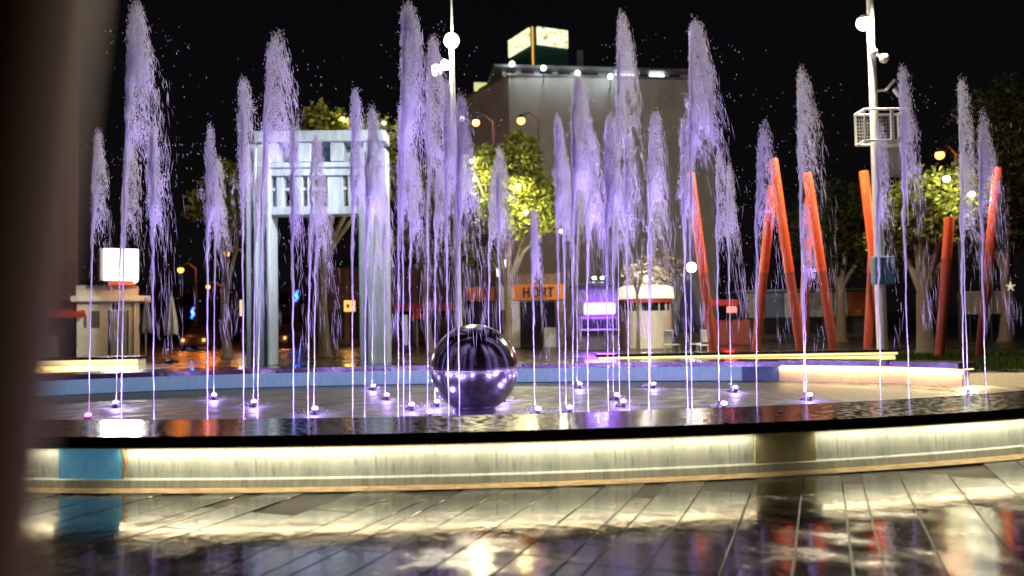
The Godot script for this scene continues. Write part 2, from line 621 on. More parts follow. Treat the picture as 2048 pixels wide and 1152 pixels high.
func walls() -> void:
	var cop := M("dark_granite")
	var wm := M("streaked_wall")
	# near wall, facing the camera
	var t := thing("fountain_wall", "long curved seat wall with dark coping and lit white face nearest the camera", "wall")
	var ends := [1.2, s_where(2.92, true), s_where(2.3, true), s_where(-3.68, true), s_where(-4.28, true), s_where(-8.6, true)]
	var sA: float = ends[0]
	var sB: float = ends[5]
	var n := roundi((sB - sA) / 1.9)
	for i in n:
		var st := begin()
		sweep(st, lerpf(sA, sB, float(i) / n) + 0.0015, lerpf(sA, sB, (i + 1.0) / n) - 0.0015, [[0.18, 0.398], [0.185, 0.405], [0.185, 0.492], [0.177, 0.5], [-1.1, 0.5], [-1.1, 0.39], [0.17, 0.39]])
		part("coping_stone", st, cop, t)
	var core := begin()
	sweep(core, sA, sB, [[-0.1, 0.0], [-0.1, 0.388], [-0.85, 0.388], [-0.85, 0.0]])
	part("wall_core", core, M("grey_metal"), t)
	var plinth := begin()
	sweep(plinth, sA, sB, [[-0.05, 0.0], [0.03, 0.0], [0.022, 0.075], [0.01, 0.086], [-0.05, 0.09]])
	part("plinth", plinth, wm, t)
	for k in 3:
		var a: float = ends[k * 2] + 0.004
		var b: float = ends[k * 2 + 1] - 0.004
		var m := maxi(1, roundi((b - a) / 1.6))
		for i in m:
			var st := begin()
			sweep(st, lerpf(a, b, float(i) / m) + 0.0006, lerpf(a, b, (i + 1.0) / m) - 0.0006, [[-0.095, 0.08], [-0.02, 0.08], [-0.02, 0.386], [-0.095, 0.386]])
			part("wall_panel", st, wm, t)
		led(t, a + 0.02, b - 0.02, 0.045, 0.372, 0.34)
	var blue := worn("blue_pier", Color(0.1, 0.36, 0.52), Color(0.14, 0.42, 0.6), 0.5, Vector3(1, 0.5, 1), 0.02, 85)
	blue.emission_enabled = true  # faint glow added to brighten the pier, which is no lamp
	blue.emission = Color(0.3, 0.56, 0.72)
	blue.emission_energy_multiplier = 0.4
	var olive := worn("olive_pier", Color(0.56, 0.58, 0.4), Color(0.68, 0.7, 0.5), 0.5, Vector3(1, 0.5, 1), 0.02, 86)
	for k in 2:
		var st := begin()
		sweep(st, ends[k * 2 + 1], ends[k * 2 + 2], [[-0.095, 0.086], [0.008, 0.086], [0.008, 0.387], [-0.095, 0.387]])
		part("pier" if k == 0 else "added_glow_face", st, olive if k == 0 else blue, t, "unlit grey green pier" if k == 0 else "blue pier with an added even glow")
	var cable := begin()
	var cs: float = ends[3] - 0.045
	var cp := []
	var cr := []
	for i in 8:
		var q := ring_at(cs + 0.012 * sin(i * 1.3))
		cp.append(q[0] + q[1] * 0.002 + Vector3(0, lerpf(0.38, 0.09, i / 7.0), 0))
		cr.append(0.012)
	tube(cable, cp, cr, 6)
	part("cable", cable, M("brass_cable", Color(0.35, 0.2, 0.05), 0.4), t)
	# its inner side is lit as well at the right
	led(t, sA + 0.3, s_where(3.6, true), -1.0, 0.372, 2.2, Color(1.0, 0.85, 0.55))
	# far wall
	t = thing("fountain_wall", "far seat wall of the basin, dark coping over a dim blue inner face", "wall")
	var fA := s_where(-10.6, false)
	var fB := s_where(6.1, false)
	var fC := s_where(9.35, false)
	n = roundi((fB - fA) / 2.1)
	for i in n:
		var st := begin()
		sweep(st, lerpf(fA, fB, float(i) / n) + 0.0015, lerpf(fA, fB, (i + 1.0) / n) - 0.0015, [[0.18, 0.39], [0.18, 0.5], [-1.0, 0.5], [-1.0, 0.39]])
		part("coping_stone", st, cop, t)
	core = begin()
	sweep(core, fA, fB, [[-0.05, 0.0], [-0.05, 0.388], [-0.84, 0.388], [-0.84, 0.0]])
	part("wall_core", core, M("grey_metal"), t)
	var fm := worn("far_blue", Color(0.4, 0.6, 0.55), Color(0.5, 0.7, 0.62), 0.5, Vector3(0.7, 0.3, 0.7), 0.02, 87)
	fm.emission_enabled = true  # glow put into the blue face to brighten the far wall
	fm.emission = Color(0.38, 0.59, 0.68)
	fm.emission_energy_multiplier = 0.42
	var gm := worn("far_dark_blue", Color(0.08, 0.17, 0.27), Color(0.11, 0.22, 0.33), 0.5, Vector3(0.7, 0.3, 0.7), 0.02, 88)
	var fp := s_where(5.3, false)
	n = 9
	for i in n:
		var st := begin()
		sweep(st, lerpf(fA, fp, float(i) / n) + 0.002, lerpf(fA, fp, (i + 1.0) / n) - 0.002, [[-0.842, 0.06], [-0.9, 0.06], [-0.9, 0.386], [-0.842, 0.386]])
		part("added_glow_face", st, fm, t)
	var pst := begin()
	sweep(pst, fp + 0.004, fB, [[-0.842, 0.06], [-0.885, 0.06], [-0.885, 0.386], [-0.842, 0.386]])
	part("pier", pst, gm, t, "darker blue pier")
	# lit far end
	t = thing("fountain_wall", "short far wall at the right with a bright cream lit face and slanted end", "wall")
	for i in 2:
		var st := begin()
		sweep(st, lerpf(fB, fC, i / 2.0) + 0.002, lerpf(fB, fC, (i + 1) / 2.0) - 0.002, [[-0.4, 0.42], [-0.4, 0.53], [-1.02, 0.53], [-1.02, 0.42]])
		part("coping_stone", st, cop, t)
	core = begin()
	sweep(core, fB + 0.004, fC - 0.1, [[-0.5, 0.0], [-0.5, 0.418], [-0.84, 0.418], [-0.84, 0.0]])
	part("wall_core", core, M("grey_metal"), t)
	for i in 3:
		var st := begin()
		sweep(st, lerpf(fB, fC, i / 3.0) + 0.004, lerpf(fB, fC, (i + 1) / 3.0) - 0.004, [[-0.842, 0.06], [-0.9, 0.06], [-0.9, 0.416], [-0.842, 0.416]])
		part("wall_panel", st, worn("lit_cream", Color(0.6, 0.5, 0.33), Color(0.72, 0.6, 0.4), 0.5, Vector3(0.7, 0.3, 0.7), 0.02, 111), t)
	led(t, fB + 0.05, fC - 0.05, -0.95, 0.4, 0.95, Color(1.0, 0.85, 0.58))
	var tip := ring_at(fC)
	var fwd: Vector3 = (tip[0] - ring_at(fC - 0.1)[0]).normalized()
	var est := begin()
	var epos: Vector3 = tip[0] + tip[1] * -0.7 + fwd * -0.04 + Vector3(0, 0.395, 0)
	box(est, epos, Vector3(0.03, 0.014, 0.5), 0.0, Basis(fwd, Vector3.UP, fwd.cross(Vector3.UP)))
	var added_end_led := part("led_strip", est, glow("led_glow", Color(1.0, 0.87, 0.6), 2.5), t)  # added strip, tucked under the coping end, to warm the paving beyond
	area(added_end_led, epos + fwd * 0.03, Vector3(0, -0.6, 0) + fwd, tip[1], Vector2(0.5, 0.04), Color(1.0, 0.85, 0.58), 5.0)

# straight light-edged benches behind the fountain
func bench(label: String, a: Vector3, b: Vector3, h: float, deep: float, strip: float, e: float) -> void:
	var mid := (a + b) / 2.0
	var d := b - a
	var t := thing("stone_bench", label, "bench", mid, -atan2(d.z, d.x))
	var l := d.length()
	var n := maxi(2, roundi(l / 1.8))
	for i in n:
		var st := begin()
		box(st, Vector3(-l / 2 + l * (i + 0.5) / n, h + 0.04, 0), Vector3(l / n - 0.004, 0.08, deep), 0.01)
		part("seat_slab", st, M("dark_granite"), t)
	var st := begin()
	box(st, Vector3(0, h / 2, -0.04), Vector3(l - 0.1, h, deep - 0.2), 0.01)
	part("bench_base", st, M("cream_paint"), t)
	st = begin()
	box(st, Vector3(0, h - 0.03, deep / 2 - 0.06), Vector3(l - 0.06, strip, 0.02), 0.004)
	var s := part("led_strip", st, glow("bench_glow", Color(1.0, 0.88, 0.62), 1.7), t)
	var m := maxi(2, roundi(l / 1.5))
	for i in m:
		area(s, Vector3(-l / 2 + l * (i + 0.5) / m, h - 0.03 - strip / 2 - 0.004, deep / 2 - 0.06), Vector3(0, -1, 0.25), Vector3.RIGHT, Vector2(l / m, 0.02), Color(1.0, 0.87, 0.6), e * l / m)

func benches() -> void:
	bench("long thin bench edge lit by a strip behind the far wall, under the red posts", Vector3(2.33, 0, -22.70), Vector3(10.75, 0, -22.70), 0.42, 0.6, 0.055, 0.5)
	bench("broad lit cream bench at the left before the kiosk", Vector3(-14.54, 0, -23.50), Vector3(-10.80, 0, -23.50), 0.56, 0.7, 0.2, 1.3)

func main_building() -> void:
	# grey block behind the lit tree, seen on its corner
	var t := thing("grey_building", "large plain grey building behind the lit tree with a lit sign tower on its roof", "building")
	var c := Vector3(0.02, 22.98, -70.00)
	var top: float = c.y
	var r := Vector3(18.56, 22.50, -72.50)
	var l := Vector3(-5.91, 23.72, -80.00)
	var cr := Vector3(c.x, 0, c.z)
	var rr := Vector3(r.x, 0, r.z)
	var ll := Vector3(l.x, 0, l.z)
	var back := rr + (ll - cr)
	var st := begin()
	st.set_smooth_group(-1)
	var pts := [cr, rr, back, ll]
	var mid := (cr + back) / 2.0 + Vector3(0, top / 2, 0)
	var up := Vector3(0, top, 0)
	for i in 4:
		quad(st, pts[i], pts[(i + 1) % 4], pts[(i + 1) % 4] + up, pts[i] + up, mid)
	quad(st, cr + up, rr + up, back + up, ll + up, mid)
	part("wall", st, M("facade"), t)
	var rt := (rr - cr).normalized()
	var lt := (ll - cr).normalized()
	var rn := rt.cross(Vector3.UP)
	if rn.z < 0: rn = -rn
	var rb := Basis(rt, Vector3.UP, rt.cross(Vector3.UP))
	var lb := Basis(lt, Vector3.UP, lt.cross(Vector3.UP))
	var rl := cr.distance_to(rr)
	var llen := cr.distance_to(ll)
	# capping along the top edge, seams between the cladding sheets
	st = begin()
	box(st, (cr + rr) / 2 + up + Vector3(0, 0.1, 0), Vector3(rl + 0.3, 0.22, 0.5), 0.02, rb)
	part("parapet", st, M("grey_metal"), t)
	st = begin()
	box(st, (cr + ll) / 2 + up + Vector3(0, 0.09, 0) + lt * 0.3, Vector3(llen - 0.3, 0.2, 0.5), 0.02, lb)
	part("parapet", st, M("grey_metal"), t)
	for i in 5:
		st = begin()
		box(st, cr + rt * rl * (i + 0.8) / 5.2 + Vector3(0, top / 2, 0), Vector3(0.1, top - 0.3, 0.06), 0.0, rb)
		part("seam", st, M("facade"), t)
	# set-back top storey with a flat roof
	var hgt := 0.75
	var inn := (rt + lt) * 1.6
	var q0 := cr + inn - lt * 1.0 + up
	st = begin()
	var pb := rb
	box(st, q0 + rt * (rl / 2 - 1.0) + lt * 4.0 + Vector3(0, hgt * 0.45, 0), Vector3(rl - 1.5, hgt * 0.9, 7.0), 0.02, rb)
	var store := part("top_storey", st, M("facade"), t)
	st = begin()
	box(st, q0 + rt * (rl / 2 - 1.0) + lt * 3.6 + Vector3(0, hgt * 0.9 + 0.12, 0), Vector3(rl + 0.6, 0.24, 8.6), 0.02, rb)
	part("roof_slab", st, M("grey_metal"), t)
	var lit := glow("lit_window", Color(0.93, 1.0, 0.97), 3.5)
	var out := -(rt.cross(Vector3.UP)) if rt.cross(Vector3.UP).z < 0 else rt.cross(Vector3.UP)
	var face := q0 + rt * (rl / 2 - 1.0) + lt * 4.0 + out * 3.52 - rt * (rl - 1.5) / 2
	for w in [[0.02, 0.07, 0], [0.1, 0.17, 0], [0.2, 0.27, 0], [0.3, 0.37, 0], [0.42, 0.52, 0], [0.62, 0.72, 1], [0.74, 0.8, 0], [0.81, 0.89, 1], [0.92, 0.98, 0]]:
		var a: float = w[0] * (rl - 2)
		var b: float = w[1] * (rl - 2)
		st = begin()
		box(st, face + rt * (a + b) / 2 + Vector3(0, 0.42, 0), Vector3(b - a, 0.5, 0.08), 0.0, rb)
		part("window", st, lit if w[2] == 1 else M("dark_glass"), t)
	# lit stair window at the left end of the top storey
	st = begin()
	box(st, cr + lt * 5.2 + up + Vector3(0, 0.4, 0) , Vector3(1.2, 0.8, 0.1), 0.0, rb)
	part("window", st, glow("dim_window", Color(0.9, 0.95, 0.6), 0.8), t, "dim yellow green window at the left end")
	st = begin()
	box(st, Vector3(7.07, 27.01, -78.00), Vector3(0.6, 1.6, 0.6), 0.02)
	part("vent_pipe", st, M("grey_metal"), t)
	# sign tower on the roof
	var sc := Vector3(2.38, 25.56, -76.00)
	var s1 := Vector3(5.89, 26.02, -77.50)
	var s2 := Vector3(0.13, 26.66, -80.00)
	var y0: float = top - 0.2
	var yt := 29.63
	var ym := 27.89
	var tw := Node3D.new()
	tw.name = "sign_tower"
	t.add_child(tw)
	var teal := worn("teal_panel", Color(0.02, 0.1, 0.1), Color(0.035, 0.15, 0.14), 0.5, Vector3(0.3, 0.3, 0.3), 0.02, 91)
	var panel := glow("sign_panel", Color.WHITE, 1.35)
	panel.emission_operator = BaseMaterial3D.EMISSION_OP_MULTIPLY
	panel.emission = Color.WHITE
	panel.emission_texture = noise_tex(0.018, [[0.2, Color(0.45, 0.42, 0.16)], [0.36, Color(0.9, 0.85, 0.5)], [0.46, Color(1, 0.97, 0.8)], [0.8, Color(1, 1, 0.92)]], 4, 93)
	panel.uv1_triplanar = true
	panel.uv1_world_triplanar = true
	panel.uv1_scale = Vector3(0.22, 0.22, 0.22)
	var yellow := glow("yellow_strip", Color(1.0, 0.7, 0.1), 1.0)
	sc.y = 0
	s1.y = 0
	s2.y = 0
	var s3 := s1 + s2 - sc
	var mid2 := (sc + s3) / 2
	st = begin()
	st.set_smooth_group(-1)
	var qs := [sc, s1, s3, s2]
	for i in 4:
		quad(st, qs[i] + Vector3(0, y0, 0), qs[(i + 1) % 4] + Vector3(0, y0, 0), qs[(i + 1) % 4] + Vector3(0, yt, 0), qs[i] + Vector3(0, yt, 0), mid2 + Vector3(0, y0, 0))
	quad(st, sc + Vector3(0, yt, 0), s1 + Vector3(0, yt, 0), s3 + Vector3(0, yt, 0), s2 + Vector3(0, yt, 0), mid2)
	part("tower_body", st, teal, tw)
	for k in 2:
		var e: Vector3 = s1 if k == 0 else s2
		var d := (e - sc).normalized()
		var bl := sc.distance_to(e)
		var bb := Basis(d, Vector3.UP, d.cross(Vector3.UP))
		st = begin()
		box(st, (sc + e) / 2 + d * 0.2 + Vector3(0, (ym + yt) / 2, 0), Vector3(bl - 0.5, yt - ym, 0.3), 0.03, bb)
		part("lit_sign_panel", st, panel, tw)
	st = begin()
	box(st, sc + Vector3(0, (y0 + yt) / 2 + 0.4, 0.1), Vector3(0.18, (yt - y0) * 0.85, 0.18), 0.0)
	part("lit_corner_strip", st, yellow, tw)
	# floodlights along the roof edge: things of their own
	var spots := [[Vector3(0.34, 23.73, -69.00), "leftmost round white floodlight on the building roof, below the sign tower's left side"], [Vector3(3.07, 23.33, -69.00), "round white floodlight on the roof directly below the sign tower's right side"], [Vector3(6.06, 22.99, -69.50), "round white floodlight on the roof edge right of the sign tower"], [Vector3(9.00, 22.78, -70.00), "white floodlight on the roof edge just left of the lit windows"]]
	for s in spots:
		var f := thing("roof_floodlight", s[1], "floodlight", s[0] - Vector3(0, 0.6, 0), 0, "floodlights on the building roof")
		st = begin()
		ball(st, Vector3(0, 0.6, 0), 0.24)
		part("lamp_globe", st, glow("flood_glow", Color(0.95, 1.0, 1.0), 5.0), f)
		st = begin()
		rod(st, Vector3(0, -0.35, -0.1), Vector3(0, 0.5, 0), 0.05)
		rod(st, Vector3(0, -0.3, -0.1), Vector3(0, -0.3, -1.6), 0.05)
		part("bracket", st, M("dark_metal"), f)
		omni(f, Vector3(0, 0.6, 0), Color(0.95, 1.0, 1.0), 1.2, 0.2)

func left_building() -> void:
	var t := thing("tall_building", "tall plain beige building at the left edge behind the kiosk", "building", Vector3(-25.98, 0, -48.00), deg_to_rad(29.0))
	var xr := 0.0
	var st := begin()
	box(st, Vector3(xr - 9, 15, -6), Vector3(18, 30, 12), 0.03)
	part("wall", st, M("beige_facade"), t)
	for i in 5:
		st = begin()
		box(st, Vector3(xr - 9, 5.5 + i * 4.6, 0.01), Vector3(18.04, 0.12, 0.1), 0.02)
		part("string_course", st, M("beige_facade"), t)
	st = begin()
	box(st, Vector3(xr - 0.4, 15, 0.03), Vector3(0.5, 30.1, 0.14), 0.03)
	part("corner_pilaster", st, M("beige_facade"), t)

func gate() -> void:
	var t := thing("gate_frame", "huge pale blue gate of two columns and latticed beams behind the fountain", "gate")
	var m := M("pale_metal")
	var z := -29.8
	var st := begin()
	box(st, Vector3(-9.27, 4.05, z), Vector3(0.91, 8.15, 0.9), 0.03)
	part("column", st, m, t)
	st = begin()
	box(st, Vector3(-9.35, 4.0, z + 0.5), Vector3(0.1, 8.0, 0.14), 0.02)
	part("fin", st, m, t)
	st = begin()
	box(st, Vector3(-8.89, 4.0, z + 0.5), Vector3(0.1, 8.0, 0.14), 0.02)
	part("fin", st, m, t)
	st = begin()
	box(st, Vector3(-5.08, 3.95, z), Vector3(1.02, 7.95, 0.9), 0.03)
	part("column", st, m, t)
	st = begin()
	box(st, Vector3(-5.16, 3.9, z + 0.5), Vector3(0.22, 7.8, 0.14), 0.02)
	part("fin", st, m, t)
	# upper beam with slots
	var xa := -9.40
	var xb := -4.56
	var w := xb - xa
	var cxm := (xa + xb) / 2
	for b in [[8.6, 0.42], [7.42, 0.2]]:
		st = begin()
		box(st, Vector3(cxm, b[0] - b[1] / 2, z), Vector3(w, b[1], 1.0), 0.03, Basis(Vector3.BACK, -0.008))
		part("beam", st, m, t)
	for i in 4:
		st = begin()
		box(st, Vector3(xa + 0.6 + i * (w - 1.2) / 3, 7.82, z), Vector3(0.5, 0.72, 0.8), 0.02)
		part("slot_block", st, m, t)
	st = begin()
	box(st, Vector3(cxm, 7.8, z - 0.3), Vector3(w - 0.4, 0.66, 0.06), 0.0)
	part("back_panel", st, worn("green_glass", Color(0.16, 0.24, 0.28), Color(0.24, 0.36, 0.38), 0.3, Vector3(0.4, 0.4, 0.4), 0.02, 95), t)
	# lower latticed beam
	var ya := 7.11
	var yb := 5.65
	for b in [[ya, 0.34], [yb, 0.3]]:
		st = begin()
		box(st, Vector3(cxm, b[0], z + 0.05), Vector3(w - 0.9, b[1], 0.7), 0.02, Basis(Vector3.BACK, -0.008))
		part("beam", st, m, t)
	for u in [[566, 14], [600, 22], [625, 10], [676, 32], [705, 8]]:
		st = begin()
		var x: float = xa + (u[0] - 518) / 1607.0 * 29.8
		box(st, Vector3(x, (ya + yb) / 2, z + 0.05), Vector3(u[1] / 1607.0 * 29.8, ya - yb - 0.3, 0.5), 0.02)
		part("lattice_post", st, m, t)
	st = begin()
	box(st, Vector3(cxm, (ya + yb) / 2 + 0.1, z + 0.06), Vector3(w - 1.0, 0.12, 0.3), 0.01)
	part("rail", st, m, t)

# ---------------------------------------------------------------- trees
func tree(called: String, label: String, base: Vector3, trunk_h: float, r0: float, clumps: Array, leaves: int, size: float, ca: Color, cb: Color, limbs := true) -> Node3D:
	var t := thing(called, label, "tree", base)
	var st := begin()
	var lean := Vector3(rng.randf_range(-0.2, 0.2), 0, rng.randf_range(-0.2, 0.2))
	var fork := Vector3(0, trunk_h, 0) + lean
	tube(st, [Vector3.ZERO, Vector3(0, 0.15, 0), fork * 0.5 + lean * 0.5, fork], [r0 * 1.5, r0 * 1.1, r0 * 0.85, r0 * 0.75], 10)
	part("trunk", st, M("bark"), t)
	if limbs:
		for c in clumps:
			st = begin()
			var e: Vector3 = c[0]
			var m1 := fork.lerp(e, 0.45) + Vector3(rng.randf_range(-0.3, 0.3), 0.3, rng.randf_range(-0.3, 0.3))
			tube(st, [fork * 0.96, m1, e], [r0 * 0.55, r0 * 0.36, r0 * 0.08], 7)
			for k in 3:
				var f := m1.lerp(e, 0.2 + 0.25 * k)
				var g: Vector3 = e + Vector3(rng.randf_range(-1, 1), rng.randf_range(-0.6, 0.8), rng.randf_range(-1, 1)) * float(c[1]) * 0.8
				tube(st, [f, f.lerp(g, 0.5) + Vector3(0, 0.1, 0), g], [r0 * 0.2, r0 * 0.12, r0 * 0.03], 5)
			part("limb", st, M("bark"), t)
	var buf := PackedFloat32Array()
	var total := 0.0
	for c in clumps:
		total += c[1] * c[1] * c[1]
	for c in clumps:
		var n := int(leaves * c[1] * c[1] * c[1] / total)
		# twigs first, then leaves round each twig, so that the crown has gaps
		var twigs := []
		for k in maxi(6, n / 26):
			var d := Vector3(rng.randfn(), rng.randfn(), rng.randfn()).normalized()
			twigs.append(c[0] + d * c[1] * pow(rng.randf(), 0.45) * Vector3(1, 0.85, 1))
		for i in n:
			var tw: Vector3 = twigs[rng.randi() % twigs.size()]
			var p: Vector3 = tw + Vector3(rng.randfn(), rng.randfn() * 0.8, rng.randfn()) * c[1] * 0.13
			var b := Basis.from_euler(Vector3(rng.randf_range(-0.9, 0.9), rng.randf() * TAU, rng.randf_range(-0.9, 0.9)))
			put_copy(buf, Transform3D(b.scaled(Vector3.ONE * size * rng.randf_range(0.6, 1.3)), p), ca.lerp(cb, rng.randf()))
	scatter("crown", buf, leaf_mesh, leaf_material("leaf"), t)
	return t

func crown_lamp(label: String, at: Vector3, c: Color, e: float, r := 0.16) -> void:
	var o := thing("tree_lamp", label, "lamp", at)
	var st := begin()
	ball(st, Vector3.ZERO, r, 8, 12)
	part("lamp_globe", st, glow("tree_lamp_glow", Color(1.0, 0.98, 0.85), 6.0), o)
	st = begin()
	tube(st, [Vector3(0, r * 0.7, 0), Vector3(0, r * 1.4, 0)], [r * 0.7, r * 0.3], 10)
	rod(st, Vector3(0, r * 1.3, 0), Vector3(0.05, r * 1.3 + 0.35, -0.3), 0.02, 6)
	part("bracket", st, M("dark_metal"), o)
	omni(o, Vector3.ZERO, c, e, r * 0.8)

func trees() -> void:
	var g0 := Color(0.095, 0.115, 0.02)
	var g1 := Color(0.23, 0.23, 0.045)
	var b := Vector3(-0.34, 0, -36.00)
	tree("leafy_tree", "broad leafy tree in the middle with bright lamps glowing in its crown", b, 3.0, 0.22, [[Vector3(-1.75, 8.59, -35.20) - b, 0.7], [Vector3(0.43, 7.18, -35.00) - b, 0.7], [Vector3(-1.35, 8.28, -36.00) - b, 1.25], [Vector3(0.00, 8.24, -36.50) - b, 1.5], [Vector3(1.10, 6.88, -36.00) - b, 1.25], [Vector3(-0.48, 6.16, -35.50) - b, 1.3], [Vector3(-2.05, 6.94, -36.00) - b, 0.9], [Vector3(1.84, 5.68, -35.50) - b, 0.7], [Vector3(-1.65, 4.71, -36.50) - b, 1.1], [Vector3(0.48, 9.37, -37.00) - b, 0.9]], 20000, 0.24, g0, g1)
	crown_lamp("bright lamp in the upper left of the central lit tree's crown", Vector3(-1.68, 8.42, -34.60), Color(1.0, 0.97, 0.72), 12.0, 0.09)
	crown_lamp("bright lamp below the first in the left of the central tree's crown", Vector3(-1.52, 7.61, -34.50), Color(1.0, 0.97, 0.72), 12.0, 0.09)
	crown_lamp("bright lamp in the right half of the central lit tree's crown", Vector3(0.33, 7.24, -34.30), Color(1.0, 0.97, 0.72), 11.0, 0.09)
	crown_lamp("bright lamp low on the right of the central lit tree's crown", Vector3(0.66, 6.10, -34.20), Color(1.0, 0.97, 0.72), 11.0, 0.09)
	crown_lamp("small bright lamp at the lower right tip of the central tree", Vector3(2.14, 5.26, -34.20), Color(1.0, 0.97, 0.8), 5.0, 0.08)
	b = Vector3(-8.40, 0, -36.00)
	tree("leafy_tree", "wide tree behind the pale gate, its lit leaves showing above the top beam", b, 4.5, 0.25, [[Vector3(-8.55, 10.00, -36.00) - b, 1.5], [Vector3(-7.32, 10.05, -35.50) - b, 1.1], [Vector3(-5.84, 9.84, -36.00) - b, 1.2], [Vector3(-9.47, 8.65, -36.00) - b, 1.5], [Vector3(-7.54, 8.26, -36.50) - b, 1.6], [Vector3(-5.10, 8.07, -37.00) - b, 1.5]], 9000, 0.26, g0, g1)
	crown_lamp("small lamp among the leaves above the gate's top beam", Vector3(-7.24, 10.36, -34.60), Color(1.0, 0.93, 0.5), 3.5, 0.08)
	crown_lamp("small lamp among the leaves between the gate's two beams", Vector3(-9.32, 8.47, -34.60), Color(1.0, 0.93, 0.6), 3.0, 0.08)
	crown_lamp("small lamp among the leaves right of the gate's top corner", Vector3(-5.44, 10.15, -34.60), Color(1.0, 0.93, 0.6), 2.0, 0.08)
	b = Vector3(-13.12, 0, -37.00)
	tree("dim_tree", "dim olive tree left of the pale gate", b, 3.0, 0.2, [[Vector3(-12.75, 8.21, -37.00) - b, 1.3], [Vector3(-13.68, 7.06, -37.00) - b, 1.2], [Vector3(-12.35, 6.50, -36.50) - b, 1.2]], 3500, 0.25, g0, g1)
	b = Vector3(-3.90, 0, -38.00)
	tree("dim_tree", "pale flowering tree behind the lamp pole, left of the lit tree", b, 3.0, 0.2, [[Vector3(-4.06, 7.51, -38.00) - b, 1.5], [Vector3(-3.08, 6.71, -37.50) - b, 1.2], [Vector3(-4.56, 5.61, -38.00) - b, 1.3], [Vector3(-3.38, 4.88, -38.00) - b, 1.2]], 5000, 0.22, Color(0.12, 0.12, 0.07), Color(0.3, 0.28, 0.2))
	# right tree with two lamps, several trunks
	b = Vector3(14.87, 0, -29.00)
	tree("leafy_tree", "spreading tree at the right with two dazzling lamps in its crown", b, 2.2, 0.3, [[Vector3(15.04, 5.86, -29.00) - b, 1.0], [Vector3(15.96, 6.08, -29.00) - b, 0.95], [Vector3(16.46, 5.40, -28.50) - b, 0.9], [Vector3(15.37, 4.85, -29.00) - b, 1.1], [Vector3(14.35, 5.12, -29.50) - b, 1.0], [Vector3(16.04, 4.61, -28.60) - b, 0.6], [Vector3(14.18, 4.25, -30.00) - b, 0.9]], 11000, 0.2, g0, g1)
	crown_lamp("dazzling white lamp at the upper left of the right tree's crown", Vector3(15.08, 6.11, -27.60), Color(1.0, 0.98, 0.8), 5.0, 0.12)
	crown_lamp("dazzling white lamp in the right of the right tree's crown, beside the last red post", Vector3(15.74, 5.52, -27.30), Color(1.0, 0.98, 0.8), 5.0, 0.12)
	# dark trees at the right
	var d0 := Color(0.02, 0.03, 0.012)
	var d1 := Color(0.05, 0.065, 0.025)
	b = Vector3(24.48, 0, -40.00)
	tree("dark_tree", "very dark tall tree at the right edge behind the last red post", b, 3.0, 0.3, [[Vector3(25.16, 11.35, -40.00) - b, 2.2], [Vector3(24.54, 8.58, -40.00) - b, 2.4], [Vector3(26.61, 6.67, -41.00) - b, 2.6], [Vector3(24.51, 5.42, -41.00) - b, 2.0]], 8000, 0.32, d0, d1)
	b = Vector3(17.91, 0, -44.00)
	tree("dark_tree", "dark tree behind the red posts left of the camera mast", b, 3.0, 0.3, [[Vector3(18.10, 6.95, -44.00) - b, 2.2], [Vector3(16.96, 5.59, -44.00) - b, 2.0], [Vector3(19.41, 5.00, -44.00) - b, 2.0]], 6000, 0.32, d0, d1)
	# bare little tree and the pale one behind it
	var t := thing("bare_tree", "thin bare little tree standing before the round kiosk", "tree", Vector3(5.59, 0, -36.00))
	var st := begin()
	var hy := 2.86
	tube(st, [Vector3.ZERO, Vector3(0.03, hy * 0.5, 0), Vector3(0, hy, 0)], [0.1, 0.07, 0.06], 8)
	part("trunk", st, M("bark"), t)
	st = begin()
	for k in 9:
		var a := k * 2.4
		var e := Vector3(cos(a) * 0.55, hy + rng.randf_range(0.5, 1.3), sin(a) * 0.4)
		tube(st, [Vector3(0, hy - 0.1 - 0.05 * k, 0), e * 0.5 + Vector3(0, hy * 0.5, 0), e], [0.03, 0.022, 0.008], 5)
	part("twigs", st, M("bark"), t)
	b = Vector3(7.08, 0, -43.00)
	tree("pale_tree", "pale feathery tree behind the round kiosk, lit white from below", b, 2.2, 0.15, [[Vector3(6.60, 3.53, -43.00) - b, 0.85], [Vector3(7.68, 3.91, -43.00) - b, 1.1], [Vector3(8.45, 4.33, -43.50) - b, 0.9]], 5000, 0.2, Color(0.3, 0.27, 0.22), Color(0.5, 0.45, 0.38))

# ---------------------------------------------------------------- shops
func slab(t: Node3D, called: String, x0: float, x1: float, y0: float, y1: float, z: float, deep: float, m: Material, label := "", bev := 0.015) -> MeshInstance3D:
	var st := begin()
	box(st, Vector3((x0 + x1) / 2, (y0 + y1) / 2, z - deep / 2) - t.position, Vector3(x1 - x0, y1 - y0, deep), bev)
	return part(called, st, m, t, label)

func word(t: Node3D, text: String, at: Vector3, height: float, width: float, m: Material, called := "lettering") -> void:
	var tm := TextMesh.new()
	var f := SystemFont.new()
	f.font_names = PackedStringArray(["Droid Sans"])
	f.font_weight = 700
	f.font_italic = true
	tm.font = f
	tm.text = text
	tm.font_size = 64
	tm.pixel_size = 0.01
	tm.depth = 0.06
	var o := MeshInstance3D.new()
	o.name = called
	o.mesh = tm
	o.material_override = m
	t.add_child(o, true)
	var s := tm.get_aabb().size
	o.position = at - t.position
	o.scale = Vector3(width / maxf(s.x, 0.01), height / maxf(s.y, 0.01), 1)

